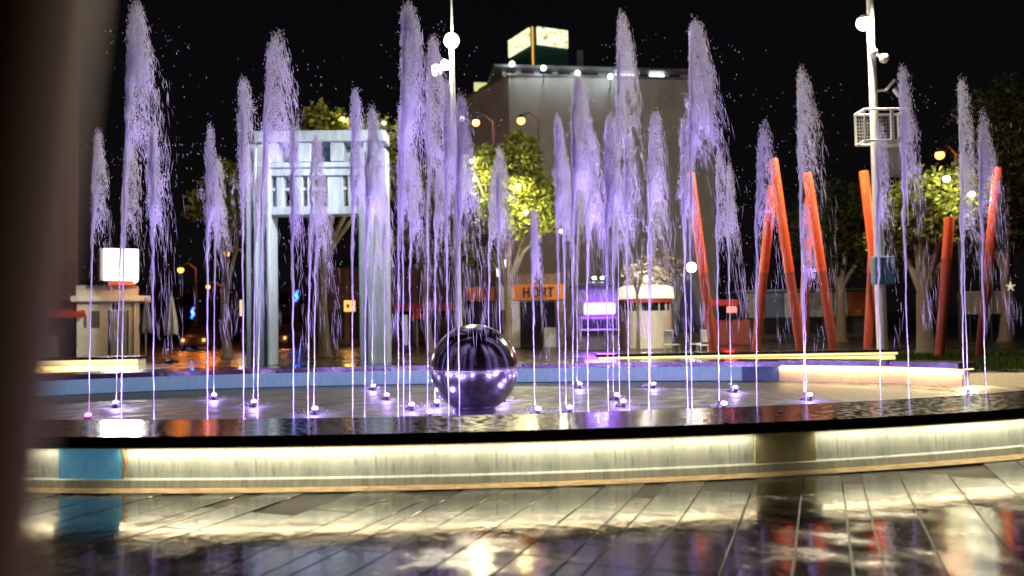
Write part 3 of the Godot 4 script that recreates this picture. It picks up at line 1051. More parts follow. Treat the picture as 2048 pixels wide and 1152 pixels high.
func shops() -> void:
	var orange := worn("orange_fascia", Color(0.5, 0.2, 0.03), Color(0.62, 0.27, 0.04), 0.5, Vector3(0.4, 0.4, 0.4), 0.02, 97)
	orange.emission_enabled = true
	orange.emission = Color(1.0, 0.38, 0.06)
	orange.emission_energy_multiplier = 0.16
	var brown := worn("brown_render", Color(0.2, 0.14, 0.12), Color(0.28, 0.2, 0.17), 0.8, Vector3(0.3, 0.3, 0.3), 0.02, 98)
	# shop with the orange sign
	var t := thing("orange_sign_shop", "low shop with a wide orange fascia sign under the lit tree", "shop", Vector3(0.93, 0, -43.00))
	var z := -43.0
	slab(t, "upper_wall", -0.14, 2.67, 3.36, 3.95, z - 0.3, 4.0, brown)
	slab(t, "sign_fascia", -0.14, 2.86, 2.55, 3.38, z, 0.35, orange)
	slab(t, "sign_fascia", -2.54, -0.16, 2.56, 3.29, z, 0.35, M("dull_fascia", Color(0.35, 0.09, 0.03), 0.6), "dimmer left part of the fascia")
	word(t, "HORT", Vector3(1.39, 2.95, z + 0.03), 0.55, 1.66, M("sign_black", Color(0.03, 0.012, 0.01), 0.5))
	slab(t, "pillar", -0.08, 0.40, 0.0, 2.51, z - 0.1, 0.5, M("cream_paint"))
	slab(t, "pillar", 2.32, 2.75, 0.0, 2.47, z - 0.1, 0.5, brown)
	slab(t, "shop_window", 0.45, 2.30, 0.9, 2.49, z - 0.9, 0.08, M("dark_glass"))
	slab(t, "counter", 1.60, 2.32, 0.0, 1.05, z - 0.2, 0.6, M("white_paint"))
	slab(t, "shop_wall", -2.68, -0.11, 0.0, 2.54, z - 0.8, 3.5, M("dark_wall"))
	slab(t, "back_wall", -0.08, 2.75, 0.0, 2.49, z - 2.5, 0.3, M("dark_wall"))
	for k in 3:
		slab(t, "door_panel", -2.49 + k * 0.8, -2.49 + k * 0.8 + 0.7, 0.05, 2.3, z - 0.74, 0.06, M("dark_glass"))
	# white lit totem
	t = thing("totem_sign", "white lit totem sign with grey board below, left of the orange sign", "sign", Vector3(-0.34, 0, -36.00))
	slab(t, "board", -0.52, 0.02, 1.95, 3.16, -36, 0.16, M("grey_board", Color(0.45, 0.44, 0.44), 0.5))
	slab(t, "leg", -0.45, -0.41, 0, 1.95, -36.05, 0.06, M("grey_metal"))
	slab(t, "leg", -0.09, -0.05, 0, 1.95, -36.05, 0.06, M("grey_metal"))
	var white := glow("white_sign_glow", Color(0.95, 1.0, 1.0), 2.2)
	slab(t, "lit_box", -0.67, -0.07, 3.46, 4.20, -36, 0.2, white, "", 0.04)
	slab(t, "lit_flag", -0.29, -0.07, 3.16, 3.44, -36.02, 0.16, white)
	area(t, Vector3(-0.34, 3.81, -35.85) - t.position, Vector3.BACK, Vector3.RIGHT, Vector2(0.6, 0.7), Color(0.95, 1, 1), 3.0)
	# purple glowing kiosk
	t = thing("purple_kiosk", "dark kiosk with a dazzling violet white light box on its front", "kiosk", Vector3(4.01, 0, -38.00))
	z = -38.0
	var kd := worn("kiosk_dark", Color(0.09, 0.07, 0.13), Color(0.14, 0.11, 0.2), 0.6, Vector3(0.4, 0.4, 0.4), 0.02, 99)
	slab(t, "body", 3.00, 5.03, 0.0, 3.04, z, 2.4, kd)
	slab(t, "roof", 2.86, 5.17, 3.04, 3.20, z + 0.3, 3.0, M("dark_metal"))
	slab(t, "hatch", 3.30, 4.89, 1.0, 1.48, z + 0.03, 0.06, M("dark_glass"))
	slab(t, "counter", 3.19, 4.98, 0.92, 1.0, z + 0.4, 0.5, M("grey_metal"))
	slab(t, "light_box", 3.38, 4.84, 1.69, 2.23, z + 0.26, 0.24, glow("violet_box_glow", Color(0.88, 0.68, 1.0), 2.4), "", 0.05)
	area(t, Vector3(4.08, 1.94, -37.60) - t.position, Vector3(0, -0.25, 1), Vector3.RIGHT, Vector2(1.4, 0.5), Color(0.62, 0.25, 1.0), 16.0)
	area(t, Vector3(4.09, 1.64, -37.75) - t.position, Vector3(0, -1, -0.1), Vector3.RIGHT, Vector2(1.4, 0.1), Color(0.62, 0.25, 1.0), 6.0)
	area(t, Vector3(4.10, 2.27, -37.75) - t.position, Vector3(0, 1, -0.4), Vector3.RIGHT, Vector2(1.4, 0.1), Color(0.55, 0.2, 1.0), 2.5)
	for k in 2:
		var p: Vector3 = [Vector3(3.87, 3.41, -37.80), Vector3(4.25, 3.40, -37.80)][k]
		var f := thing("small_floodlight", ["left of two small white lights above the purple kiosk", "right of two small white lights above the purple kiosk"][k], "light", p, 0, "small lights on the purple kiosk's roof")
		var st := begin()
		box(st, Vector3(0, 0, 0.03), Vector3(0.16, 0.12, 0.04), 0.01)
		part("lamp_face", st, glow("flood_glow", Color(0.95, 1.0, 1.0), 5.0), f)
		st = begin()
		box(st, Vector3(0, 0, -0.04), Vector3(0.18, 0.14, 0.09), 0.015)
		rod(st, Vector3(0, -0.05, -0.04), Vector3(0, -0.26, -0.04), 0.02, 6)
		part("housing", st, M("dark_metal"), f)
		omni(f, Vector3(0, 0, 0.12), Color(0.95, 1, 1), 0.6, 0.05)
	# round kiosk
	t = thing("round_kiosk", "round cream kiosk with bright lit canopy and red band, right of the purple one", "kiosk", Vector3(6.64, 0, -40.00))
	var cy := [2.23, 2.43, 2.98, 1.83]
	var st := begin()
	lathe(st, Vector3.ZERO, [[1.25, 0.0], [1.25, cy[3]]], 28)
	part("wall", st, M("cream_paint"), t)
	st = begin()
	lathe(st, Vector3.ZERO, [[1.16, cy[3]], [1.16, cy[0]]], 28)
	part("window_band", st, M("dark_glass"), t)
	st = begin()
	lathe(st, Vector3.ZERO, [[1.33, cy[0]], [1.33, cy[1]]], 28)
	part("red_band", st, M("red_band", Color(0.45, 0.06, 0.04), 0.5), t)
	st = begin()
	lathe(st, Vector3.ZERO, [[1.42, cy[1]], [1.42, cy[1] + 0.06], [1.36, cy[2]], [1.1, cy[2] + 0.1], [0.05, cy[2] + 0.14]], 28)
	part("lit_canopy", st, glow("canopy_glow", Color(1.0, 0.93, 0.8), 0.9), t)
	for k in 9:
		var a := PI * k / 8
		st = begin()
		box(st, Vector3(cos(a) * 1.2, (cy[0] + cy[3]) / 2, sin(a) * 1.2), Vector3(0.06, cy[0] - cy[3], 0.06), 0.0)
		part("mullion", st, M("cream_paint"), t)
	omni(t, Vector3(0.2, cy[2] + 0.5, -1.0), Color(1, 0.95, 0.85), 11.0, 0.12)
	st = begin()
	ball(st, Vector3(0.2, cy[2] + 0.5, -1.0), 0.13, 8, 12)
	part("roof_lamp", st, glow("canopy_lamp_glow", Color(1.0, 0.95, 0.85), 4.0), t)
	# closed navy parasol and the white chairs round it
	parasol("closed_parasol", "tall closed navy parasol left of the first red post's foot", Vector3(6.58, 0, -30.00), 2.95, 0.86, 0.46, M("navy_cloth", Color(0.02, 0.02, 0.07), 0.8))
	chair("white chair at the left of the closed navy parasol", Vector3(6.03, 0, -30.50), 0.4)
	chair("white chair at the right of the closed navy parasol, nearer the red post", Vector3(7.02, 0, -29.50), -0.6)
	chair("white chair directly behind the closed navy parasol's pole", Vector3(7.03, 0, -31.00), 1.3)
	# red awning bar behind the first post
	t = thing("red_stall", "dull red stall with a bright red lamp on its awning, between the first red posts", "stall", Vector3(11.48, 0, -42.00))
	slab(t, "awning", 10.26, 11.61, 2.04, 2.35, -41.2, 1.2, M("red_cloth", Color(0.4, 0.03, 0.03), 0.7))
	slab(t, "counter", 10.31, 12.40, 0.0, 1.30, -42, 1.6, M("maroon", Color(0.22, 0.05, 0.04), 0.7))
	slab(t, "post", 10.28, 10.36, 0.0, 2.04, -41.3, 0.1, M("dark_metal"))
	slab(t, "post", 12.32, 12.40, 0.0, 2.35, -42.1, 0.1, M("dark_metal"))
	slab(t, "red_lamp", 11.01, 11.51, 1.67, 1.99, -41.15, 0.2, glow("red_lamp_glow", Color(1.0, 0.12, 0.14), 1.4), "", 0.04)
	area(t, Vector3(10.99, 1.82, -40.90) - t.position, Vector3.BACK, Vector3.RIGHT, Vector2(0.45, 0.3), Color(1.0, 0.15, 0.15), 2.0)
	# low cabins behind the red posts
	t = thing("low_cabins", "row of low grey cabins with pale and orange panels behind the red posts", "cabin", Vector3(18.49, 0, -50.00))
	slab(t, "body", 14.45, 22.84, 0.0, 2.98, -50.2, 4.0, M("dark_wall"))
	var gp := worn("cabin_grey", Color(0.26, 0.27, 0.26), Color(0.36, 0.37, 0.36), 0.7, Vector3(0.3, 0.3, 0.3), 0.02, 101)
	for q in [[1493, 1530, 0], [1532, 1568, 1], [1570, 1590, 2], [1592, 1618, 0], [1620, 1668, 0], [1670, 1696, 2], [1698, 1740, 3]]:
		var x0: float = 14.45 + (q[0] - 1490) / 1607.0 * 50
		var x1: float = 14.45 + (q[1] - 1490) / 1607.0 * 50
		slab(t, "panel", x0, x1, 1.36, 2.89, -50.0, 0.16, [gp, M("cabin_blue", Color(0.12, 0.15, 0.24), 0.4), M("cabin_pale", Color(0.4, 0.42, 0.45), 0.5), M("cabin_orange", Color(0.34, 0.09, 0.03), 0.6)][q[2]])
	slab(t, "eaves", 14.32, 22.96, 2.98, 3.10, -49.8, 4.6, M("grey_metal"))
	for k in 6:
		slab(t, "window", 15.69 + k * 0.95, 15.69 + k * 0.95 + 0.75, 0.35, 1.35, -50.12, 0.1, M("dark_glass"))
	# pale screen at the far right
	t = thing("pale_screen", "dull mauve cloth screen at the far right beyond the last red post", "screen", Vector3(24.79, 0, -42.00))
	for k in 5:
		slab(t, "cloth", 23.41 + k * 0.56, 23.41 + k * 0.56 + 0.54, 1.38, 2.58, -42.0 - 0.03 * (k % 2), 0.03, M("mauve_cloth", Color(0.26, 0.23, 0.25), 0.9), "", 0.005)
	for k in 6:
		slab(t, "post", 23.38 + k * 0.56 - 0.03, 23.38 + k * 0.56 + 0.03, 0.0, 2.63, -42.07, 0.05, M("dark_metal"))
	t = thing("star_lamp", "small pale star shaped lamp on a thin post at the far right", "lamp", Vector3(23.59, 0, -38.00))
	st = begin()
	rod(st, Vector3.ZERO, Vector3(0, 2.51, 0), 0.03, 6)
	part("post", st, M("dark_metal"), t)
	st = begin()
	for k in 5:
		var a := k * TAU / 5 + PI / 2
		tube(st, [Vector3(0, 2.67, 0), Vector3(cos(a) * 0.24, 2.67 + sin(a) * 0.24, 0)], [0.07, 0.012], 6)
	part("star_lamp_glow", st, glow("star_glow", Color(0.9, 0.9, 0.75), 0.6), t)

func parasol(called: String, label: String, at: Vector3, top: float, low: float, r: float, m: Material) -> void:
	var t := thing(called, label, "parasol", at)
	var st := begin()
	rod(st, Vector3.ZERO, Vector3(0, top + 0.1, 0), 0.035, 10)
	part("pole", st, M("grey_metal"), t)
	st = begin()
	lathe(st, Vector3.ZERO, [[0.3, 0.0], [0.3, 0.08], [0.06, 0.14]], 14)
	part("foot", st, M("dark_metal"), t)
	st = begin()
	st.set_smooth_group(-1)
	# folds hanging round the pole
	var n := 16
	var prev := []
	for i in 7:
		var f := i / 6.0
		var y := lerpf(top, low, f)
		var rr: float = [0.03, 0.3, 0.55, 0.72, 0.88, 1.0, 0.85][i] * r
		var row := []
		for k in n:
			var a := TAU * k / n
			var q := rr * (1.0 if k % 2 == 0 else 0.62)
			row.append(Vector3(cos(a) * q, y + (0.0 if k % 2 == 0 or i < 6 else 0.12), sin(a) * q))
		if i > 0:
			for k in n:
				var l := (k + 1) % n
				quad(st, prev[k], prev[l], row[l], row[k], Vector3(0, y, 0))
		prev = row
	part("folded_cloth", st, m, t)

func chair(label: String, at: Vector3, turn: float) -> void:
	var t := thing("white_chair", label, "chair", at, turn, "white chairs by the navy parasol")
	var m := M("white_paint")
	var st := begin()
	box(st, Vector3(0, 0.45, 0), Vector3(0.46, 0.05, 0.44), 0.015)
	part("seat", st, m, t)
	st = begin()
	box(st, Vector3(0, 0.78, -0.24), Vector3(0.44, 0.45, 0.04), 0.015, Basis(Vector3.RIGHT, 0.15))
	part("backrest", st, m, t)
	for sx in [-1, 1]:
		for sz in [-1, 1]:
			st = begin()
			rod(st, Vector3(sx * 0.22, 0, sz * 0.21), Vector3(sx * 0.19, 0.45, sz * 0.18), 0.02, 6)
			part("leg", st, m, t)

func left_kiosk() -> void:
	var z := -36.0
	var t := thing("white_kiosk", "cream kiosk with flat roof slab, grey door and dark poster at the left", "kiosk", Vector3(-18.14, 0, -36.00), deg_to_rad(24.0))
	slab(t, "body", -19.37, -16.88, 0.0, 2.64, z, 2.6, M("cream_paint"))
	slab(t, "roof_slab", -19.59, -16.39, 2.64, 2.89, z + 0.35, 3.4, M("white_paint"))
	slab(t, "roof_parapet", -19.41, -16.91, 2.89, 3.38, z - 0.1, 2.4, M("cream_paint"))
	var dz := z + 0.03
	slab(t, "door", -18.03, -17.35, 0.05, 2.21, dz, 0.06, M("door_grey", Color(0.34, 0.36, 0.36), 0.5))
	slab(t, "door_frame", -18.09, -18.03, 0.02, 2.26, dz + 0.02, 0.1, M("dark_metal"))
	slab(t, "door_frame", -17.34, -17.29, 0.02, 2.26, dz + 0.02, 0.1, M("dark_metal"))
	var poster := worn("poster_print", Color(0.02, 0.02, 0.02), Color(0.3, 0.28, 0.26), 0.4, Vector3(1.1, 1.1, 1.1), 0.035, 105)
	slab(t, "poster", -18.83, -18.45, 1.47, 2.23, dz, 0.05, poster)
	slab(t, "poster", -19.08, -18.97, 1.47, 2.00, dz, 0.05, poster)
	slab(t, "vent_grille", -17.94, -17.67, 2.28, 2.55, dz, 0.05, M("dark_metal"))
	slab(t, "drain_pipe", -17.08, -17.00, 0.0, 2.60, z + 0.1, 0.09, M("white_paint"))
	# serving hut with a red awning, left of it
	t = thing("serving_hut", "serving hut with a red awning left of the cream kiosk", "kiosk", Vector3(-20.55, 0, -36.50))
	slab(t, "back_wall", -21.91, -19.87, 0.0, 2.81, z - 2.0, 0.3, M("beige_facade"))
	slab(t, "counter", -21.68, -19.91, 0.0, 1.22, z - 0.4, 0.9, M("hut_grey", Color(0.3, 0.27, 0.26), 0.6))
	slab(t, "side_post", -20.14, -19.87, 0.0, 2.67, z - 0.5, 0.3, M("beige_facade"))
	slab(t, "display_case", -21.18, -20.50, 1.25, 1.52, z - 0.5, 0.4, M("case_glass", Color(0.25, 0.35, 0.38), 0.15))
	var st := begin()
	st.set_smooth_group(-1)
	var a := Vector3(-20.60, 2.08, -35.20) - t.position
	var b := Vector3(-18.68, 2.09, -35.20) - t.position
	var c := Vector3(-19.70, 2.71, -36.60) - t.position
	var d := Vector3(-20.79, 2.73, -36.60) - t.position
	var dn := Vector3(0, -0.14, 0)
	var mid := (a + b + c + d) / 4 + Vector3(0, -0.4, 0)
	quad(st, a, b, c, d, mid)
	quad(st, a, b, b + dn, a + dn, mid)
	quad(st, b, c, c + dn, b + dn, mid)
	quad(st, a, d, d + dn, a + dn, mid)
	quad(st, a + dn, b + dn, c + dn, d + dn, mid + Vector3(0, 3, 0))
	part("awning", st, M("awning_red", Color(0.62, 0.06, 0.03), 0.7), t)
	# white sign box on the kiosk roof
	t = thing("roof_sign_box", "dazzling blank white light box standing on the cream kiosk's roof", "sign", Vector3(-17.54, 2.91, -35.60), deg_to_rad(32.0))
	var wg := glow("box_sign_glow", Color(1, 0.98, 1.0), 3.2)
	slab(t, "lit_face", -18.09, -16.69, 3.54, 4.95, -35.3, 0.06, wg, "", 0.02)
	slab(t, "box", -18.23, -16.76, 3.55, 4.96, -35.37, 1.0, M("box_shell", Color(0.5, 0.42, 0.4), 0.5))
	slab(t, "red_base", -17.91, -16.76, 3.34, 3.54, -35.5, 0.7, M("sign_red", Color(0.6, 0.08, 0.06), 0.5))
	area(t, Vector3(-17.35, 4.24, -35.20) - t.position, Vector3.BACK, Vector3.RIGHT, Vector2(1.4, 1.4), Color(1.0, 0.97, 1.0), 26.0)
	t = thing("roof_lamp", "small warm lamp beside the lower right corner of the white light box", "lamp", Vector3(-16.53, 3.50, -35.20))
	st = begin()
	ball(st, Vector3.ZERO, 0.1, 8, 12)
	part("lamp_globe", st, glow("warm_lamp_glow", Color(1.0, 0.75, 0.5), 4.0), t)
	st = begin()
	rod(st, Vector3(0, -0.08, 0), Vector3(0, -0.3, -0.1), 0.02, 6)
	part("bracket", st, M("dark_metal"), t)
	omni(t, Vector3.ZERO, Color(1.0, 0.7, 0.45), 1.5, 0.08)
	parasol("closed_parasol", "pale grey closed parasol right of the cream kiosk", Vector3(-14.02, 0, -33.00), 2.81, 1.11, 0.3, M("pale_cloth", Color(0.82, 0.8, 0.84), 0.85))
	parasol("closed_parasol", "dim closed parasol close beside the cream kiosk's right wall", Vector3(-15.75, 0, -34.50), 2.63, 1.17, 0.3, M("dim_cloth", Color(0.22, 0.19, 0.19), 0.85))

func post(label: String, foot: Vector3, top: Vector3, split: float, r := 0.15) -> void:
	var t := thing("leaning_post", label, "post", foot, 0, "red leaning posts of the sculpture")
	var d := top - foot
	var f := clampf((split - foot.y) / d.y, 0.05, 0.95)
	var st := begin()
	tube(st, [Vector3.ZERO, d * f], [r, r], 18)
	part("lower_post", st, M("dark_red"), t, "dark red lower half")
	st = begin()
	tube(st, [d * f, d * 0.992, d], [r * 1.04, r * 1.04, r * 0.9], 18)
	part("upper_post", st, M("orange_red"), t, "vivid orange red upper half")
	st = begin()
	lathe(st, Vector3.ZERO, [[0.3, 0.0], [0.3, 0.03], [0.2, 0.04]], 18)
	for k in 6:
		lathe(st, Vector3(cos(k * TAU / 6) * 0.25, 0.03, sin(k * TAU / 6) * 0.25), [[0.025, 0.0], [0.025, 0.03]], 6)
	part("base_plate", st, M("dark_metal"), t)

func posts() -> void:
	post("single red post leaning left, leftmost of all", Vector3(6.76, 0, -27.00), Vector3(6.09, 6.38, -27.00), 2.95)
	post("tallest red post, right leg of the first A shaped pair", Vector3(9.68, 0, -27.00), Vector3(8.91, 6.79, -27.00), 2.95)
	post("red post propped against the tallest one, left leg of the first pair", Vector3(8.22, 0, -27.40), Vector3(8.99, 5.94, -27.40), 2.95)
	post("long red post of the second A shaped pair, right leg", Vector3(10.79, 0, -27.00), Vector3(10.04, 6.31, -27.00), 2.95)
	post("shorter red post of the second pair, left leg behind a water jet", Vector3(9.86, 0, -27.50), Vector3(10.29, 5.53, -27.50), 2.95)
	post("red post half hidden behind the camera mast, leaning left", Vector3(12.84, 0, -27.80), Vector3(12.31, 6.47, -27.80), 2.95)
	post("red post just left of the camera mast's teal box, leaning right", Vector3(12.49, 0, -28.40), Vector3(12.90, 4.82, -28.40), 2.95)
	post("red post rising into the right tree's leaves below its lamps", Vector3(14.28, 0, -27.00), Vector3(14.80, 4.70, -27.00), 3.3)
	post("rightmost red post, leaning right beside the lit tree", Vector3(15.35, 0, -26.50), Vector3(16.21, 6.26, -26.50), 2.95)

func lamp_head(t: Node3D, at: Vector3, r: float, e: float, c: Color, bright := 6.0, called := "lamp_globe") -> void:
	var st := begin()
	ball(st, at, r, 10, 14)
	part(called, st, glow("head_glow_%d" % int(bright * 10 + c.b * 1000), c, bright), t)
	omni(t, at, c, e, r * 0.8)

func mast() -> void:
	var base := Vector3(11.92, 0, -26.00)
	var t := thing("camera_mast", "tall white mast with lamp, basket and teal box among the red posts", "mast", base)
	var m := M("white_paint")
	var st := begin()
	var top := Vector3(12.24, 12.79, -26.00) - base
	tube(st, [Vector3.ZERO, Vector3(0, 0.05, 0), Vector3(0, 3.2, 0), Vector3(0, 7.2, 0), Vector3(0, top.y, 0)], [0.2, 0.165, 0.16, 0.13, 0.1], 18)
	part("pole", st, m, t)
	var lp := Vector3(11.61, 10.96, -25.80) - base
	st = begin()
	rod(st, Vector3(0, lp.y + 0.12, 0), lp + Vector3(0, 0.12, 0), 0.035)
	lathe(st, lp + Vector3(0, 0.14, 0), [[0.2, -0.04], [0.22, 0.02], [0.08, 0.12]], 16)
	part("lamp_arm", st, m, t)
	lamp_head(t, lp, 0.24, 190.0, Color(1.0, 0.94, 0.78), 9.0)
	st = begin()
	ball(st, Vector3(11.87, 9.97, -25.80) - base, 0.15, 8, 12)
	part("dome_camera", st, m, t)
	st = begin()
	ball(st, Vector3(12.22, 9.78, -25.80) - base, 0.15, 8, 12)
	part("dome_camera", st, m, t)
	st = begin()
	var q := Vector3(12.09, 9.90, -25.90) - base
	rod(st, q + Vector3(-0.2, 0.05, 0), q + Vector3(0.2, -0.05, 0), 0.04)
	part("camera_bracket", st, m, t)
	# bracketed dish panel on the right
	var a1 := Vector3(12.29, 8.77, -25.90) - base
	var a2 := Vector3(12.60, 9.10, -25.90) - base
	var a3 := Vector3(13.01, 8.71, -25.90) - base
	st = begin()
	rod(st, Vector3(0, a1.y, 0), a1, 0.04)
	rod(st, a1, a2, 0.045)
	rod(st, a2 + Vector3(0.1, -0.3, 0), a3, 0.03)
	part("side_arm", st, m, t)
	st = begin()
	box(st, (a2 + a3) / 2 + Vector3(-0.05, -0.15, 0.05), Vector3(0.42, 0.34, 0.2), 0.04, Basis(Vector3.BACK, 0.6))
	part("speaker_box", st, M("grey_metal"), t)
	# basket: four corner bars, two frames, mesh rods
	var c0 := Vector3(11.43, 7.06, -25.60) - base
	var c1 := Vector3(12.85, 8.07, -25.60) - base
	var w: float = c1.x - c0.x
	var dz := 0.7
	for y in [c0.y, c1.y]:
		st = begin()
		for k in 2:
			rod(st, Vector3(c0.x, y, c0.z - k * dz), Vector3(c1.x, y, c0.z - k * dz), 0.04)
			rod(st, Vector3(c0.x + k * w, y, c0.z), Vector3(c0.x + k * w, y, c0.z - dz), 0.04)
		part("basket_frame", st, m, t)
	for k in 4:
		st = begin()
		var x: float = c0.x + (k % 2) * w
		rod(st, Vector3(x, c0.y, c0.z - (k / 2) * dz), Vector3(x, c1.y, c0.z - (k / 2) * dz), 0.03)
		part("basket_post", st, m, t)
	st = begin()
	box(st, Vector3(c0.x + w * 0.62, (c0.y + c1.y) / 2, c0.z), Vector3(0.1, c1.y - c0.y, 0.06), 0.01)
	part("basket_bar", st, m, t)
	st = begin()
	for k in 16:
		var x := c0.x + w * (k + 0.5) / 16
		rod(st, Vector3(x, c0.y, c0.z - dz), Vector3(x, c1.y, c0.z - dz), 0.008, 5)
		rod(st, Vector3(x, c0.y, c0.z), Vector3(x, c0.y, c0.z - dz), 0.008, 5)
	for k in 9:
		var y := lerpf(c0.y, c1.y, (k + 0.5) / 9.0)
		rod(st, Vector3(c0.x, y, c0.z - dz), Vector3(c1.x, y, c0.z - dz), 0.008, 5)
	part("basket_mesh", st, M("grey_metal"), t).set_meta("kind", "stuff")
	# mesh banner under the basket
	var d0 := Vector3(12.19, 5.92, -25.90) - base
	var d1 := Vector3(12.86, 6.92, -25.90) - base
	st = begin()
	for k in 14:
		var x := lerpf(d0.x, d1.x, k / 13.0)
		rod(st, Vector3(x, d0.y, d0.z), Vector3(x, d1.y, d0.z), 0.012, 5)
	for k in 20:
		var y := lerpf(d0.y, d1.y, k / 19.0)
		rod(st, Vector3(d0.x, y, d0.z), Vector3(d1.x, y, d0.z), 0.01, 5)
	part("hanging_mesh", st, M("grey_metal"), t).set_meta("kind", "stuff")
	st = begin()
	rod(st, Vector3(0, d1.y, 0), Vector3(d1.x, d1.y, d0.z), 0.035)
	rod(st, Vector3(d1.x, d1.y, d0.z), Vector3(d1.x, d0.y - 1.6, d0.z), 0.015, 6)
	part("mesh_arm", st, m, t)
	# teal equipment box
	var e := Vector3(11.89, 2.88, -25.70) - base
	st = begin()
	box(st, e, Vector3(0.66, 0.90, 0.35), 0.04)
	var tb := part("equipment_box", st, worn("teal_box", Color(0.09, 0.24, 0.27), Color(0.13, 0.31, 0.34), 0.5, Vector3(1, 1, 1), 0.02, 107), t, "teal equipment box")
	st = begin()
	box(st, e + Vector3(-0.08, 0, 0.18), Vector3(0.012, 0.84, 0.012), 0.0)
	box(st, e + Vector3(0.2, 0, 0.185), Vector3(0.03, 0.12, 0.03), 0.005)
	part("door_seam", st, M("dark_metal"), tb)

func lamps() -> void:
	# pole with a globe and two floodlights, behind the sphere
	var base := Vector3(-1.58, 0, -24.00)
	var t := thing("lamp_pole", "white lamp pole with glowing globe behind the mirror sphere", "lamp pole", base)
	var gl := Vector3(-1.70, 9.98, -24.00) - base
	var m := M("white_paint")
	var st := begin()
	var lean := Vector3(gl.x, 0, gl.z)
	tube(st, [Vector3.ZERO, Vector3(0, 0.06, 0), gl * 0.5, gl - Vector3(0, 0.2, 0)], [0.14, 0.1, 0.085, 0.07], 14)
	part("pole", st, m, t)
	st = begin()
	rod(st, gl + Vector3(0.02, 0.25, -0.05), gl + Vector3(0.0, 2.4, -0.05), 0.03)
	part("finial_rod", st, M("grey_metal"), t)
	lamp_head(t, gl, 0.235, 100.0, Color(1.0, 0.96, 0.84), 6.0)
	for k in 2:
		var p: Vector3 = [Vector3(-2.17, 9.06, -23.90), Vector3(-1.92, 9.28, -24.00)][k] - base
		st = begin()
		rod(st, Vector3(gl.x * 0.95, p.y + 0.05, gl.z), p + Vector3(0.05, 0.05, -0.05), 0.03)
		part("flood_arm", st, m, t)
		lamp_head(t, p, [0.18, 0.12][k], [10.0, 6.0][k], Color(0.97, 0.98, 0.95), 7.0, "floodlight")
	var fl := SpotLight3D.new()
	fl.name = "flood_beam"
	fl.position = Vector3(-2.17, 9.06, -23.90) - base
	fl.light_color = Color(1.0, 0.98, 0.94)
	fl.light_energy = 150.0
	fl.light_size = 0.15
	fl.spot_angle = 20.0
	fl.spot_angle_attenuation = 0.7
	fl.spot_range = 90.0
	fl.shadow_enabled = true
	t.add_child(fl)
	fl.basis = Basis.looking_at(Vector3(-18.5, 1.2, -36.0) - base - (Vector3(-2.17, 9.06, -23.90) - base), Vector3.UP)
	# orange street lamps
	street_lamp("orange street lamp just right of the lamp pole, above the lit tree's left", Vector3(-1.75, 11.94, -42.00), 9.0, 0.2)
	street_lamp("orange street lamp above the top of the lit tree", Vector3(0.64, 12.13, -42.50), 9.0, 0.22)
	street_lamp("orange street lamp at the right above the lit tree's two lamps", Vector3(19.41, 8.60, -36.00), 12.0, 0.2)
	street_lamp("orange street lamp nearest to the pale gate's left column", Vector3(-16.38, 5.57, -46.00), 16.0, 0.18)
	street_lamp("orange street lamp right of the white light box and pale parasol", Vector3(-21.47, 5.11, -52.00), 10.0, 0.19)
	street_lamp("small low orange street lamp between the parasol and the gate, lowest of three", Vector3(-22.72, 4.36, -60.00), 10.0, 0.15)
	# white globe by the navy parasol
	base = Vector3(6.95, 0, -31.00)
	t = thing("globe_lamp", "white globe lamp above the closed navy parasol", "lamp", base)
	var y := 3.41
	st = begin()
	tube(st, [Vector3.ZERO, Vector3(0, y - 0.15, 0)], [0.06, 0.045], 10)
	part("pole", st, M("dark_metal"), t)
	lamp_head(t, Vector3(0, y, 0), 0.2, 9.0, Color(1.0, 1.0, 0.95), 5.0)
	# small white lamp at the lamp pole
	base = Vector3(-2.39, 0, -40.00)
	t = thing("globe_lamp", "small white lamp between the lamp pole and the left orange street lamp", "lamp", base)
	y = 11.66
	st = begin()
	tube(st, [Vector3.ZERO, Vector3(0, y - 0.12, 0)], [0.07, 0.04], 10)
	part("pole", st, M("dark_metal"), t)
	lamp_head(t, Vector3(0, y, 0), 0.14, 4.0, Color(1.0, 0.9, 0.9), 4.0)

func street_lamp(label: String, head: Vector3, e: float, r: float) -> void:
	var t := thing("street_lamp", label, "street lamp", Vector3(head.x + 0.9, 0, head.z - 0.3), 0, "orange street lamps")
	var h := head - t.position
	var st := begin()
	tube(st, [Vector3.ZERO, Vector3(0, h.y * 0.6, 0), Vector3(0, h.y + 0.1, 0), Vector3(h.x * 0.5, h.y + 0.45, h.z * 0.5), h + Vector3(0, 0.28, 0)], [0.1, 0.075, 0.06, 0.05, 0.045], 10)
	part("pole", st, M("dark_metal"), t)
	st = begin()
	lathe(st, h + Vector3(0, 0.16, 0), [[r * 0.9, -0.04], [r * 0.9, 0.0], [r * 0.35, 0.14]], 14)
	part("lamp_hood", st, M("dark_metal"), t)
	st = begin()
	ball(st, h, r, 10, 14)
	part("lamp_globe", st, glow("orange_lamp_glow", Color(1.0, 0.62, 0.24), 4.5), t)
	omni(t, h, Color(1.0, 0.5, 0.14), e, r * 0.8)

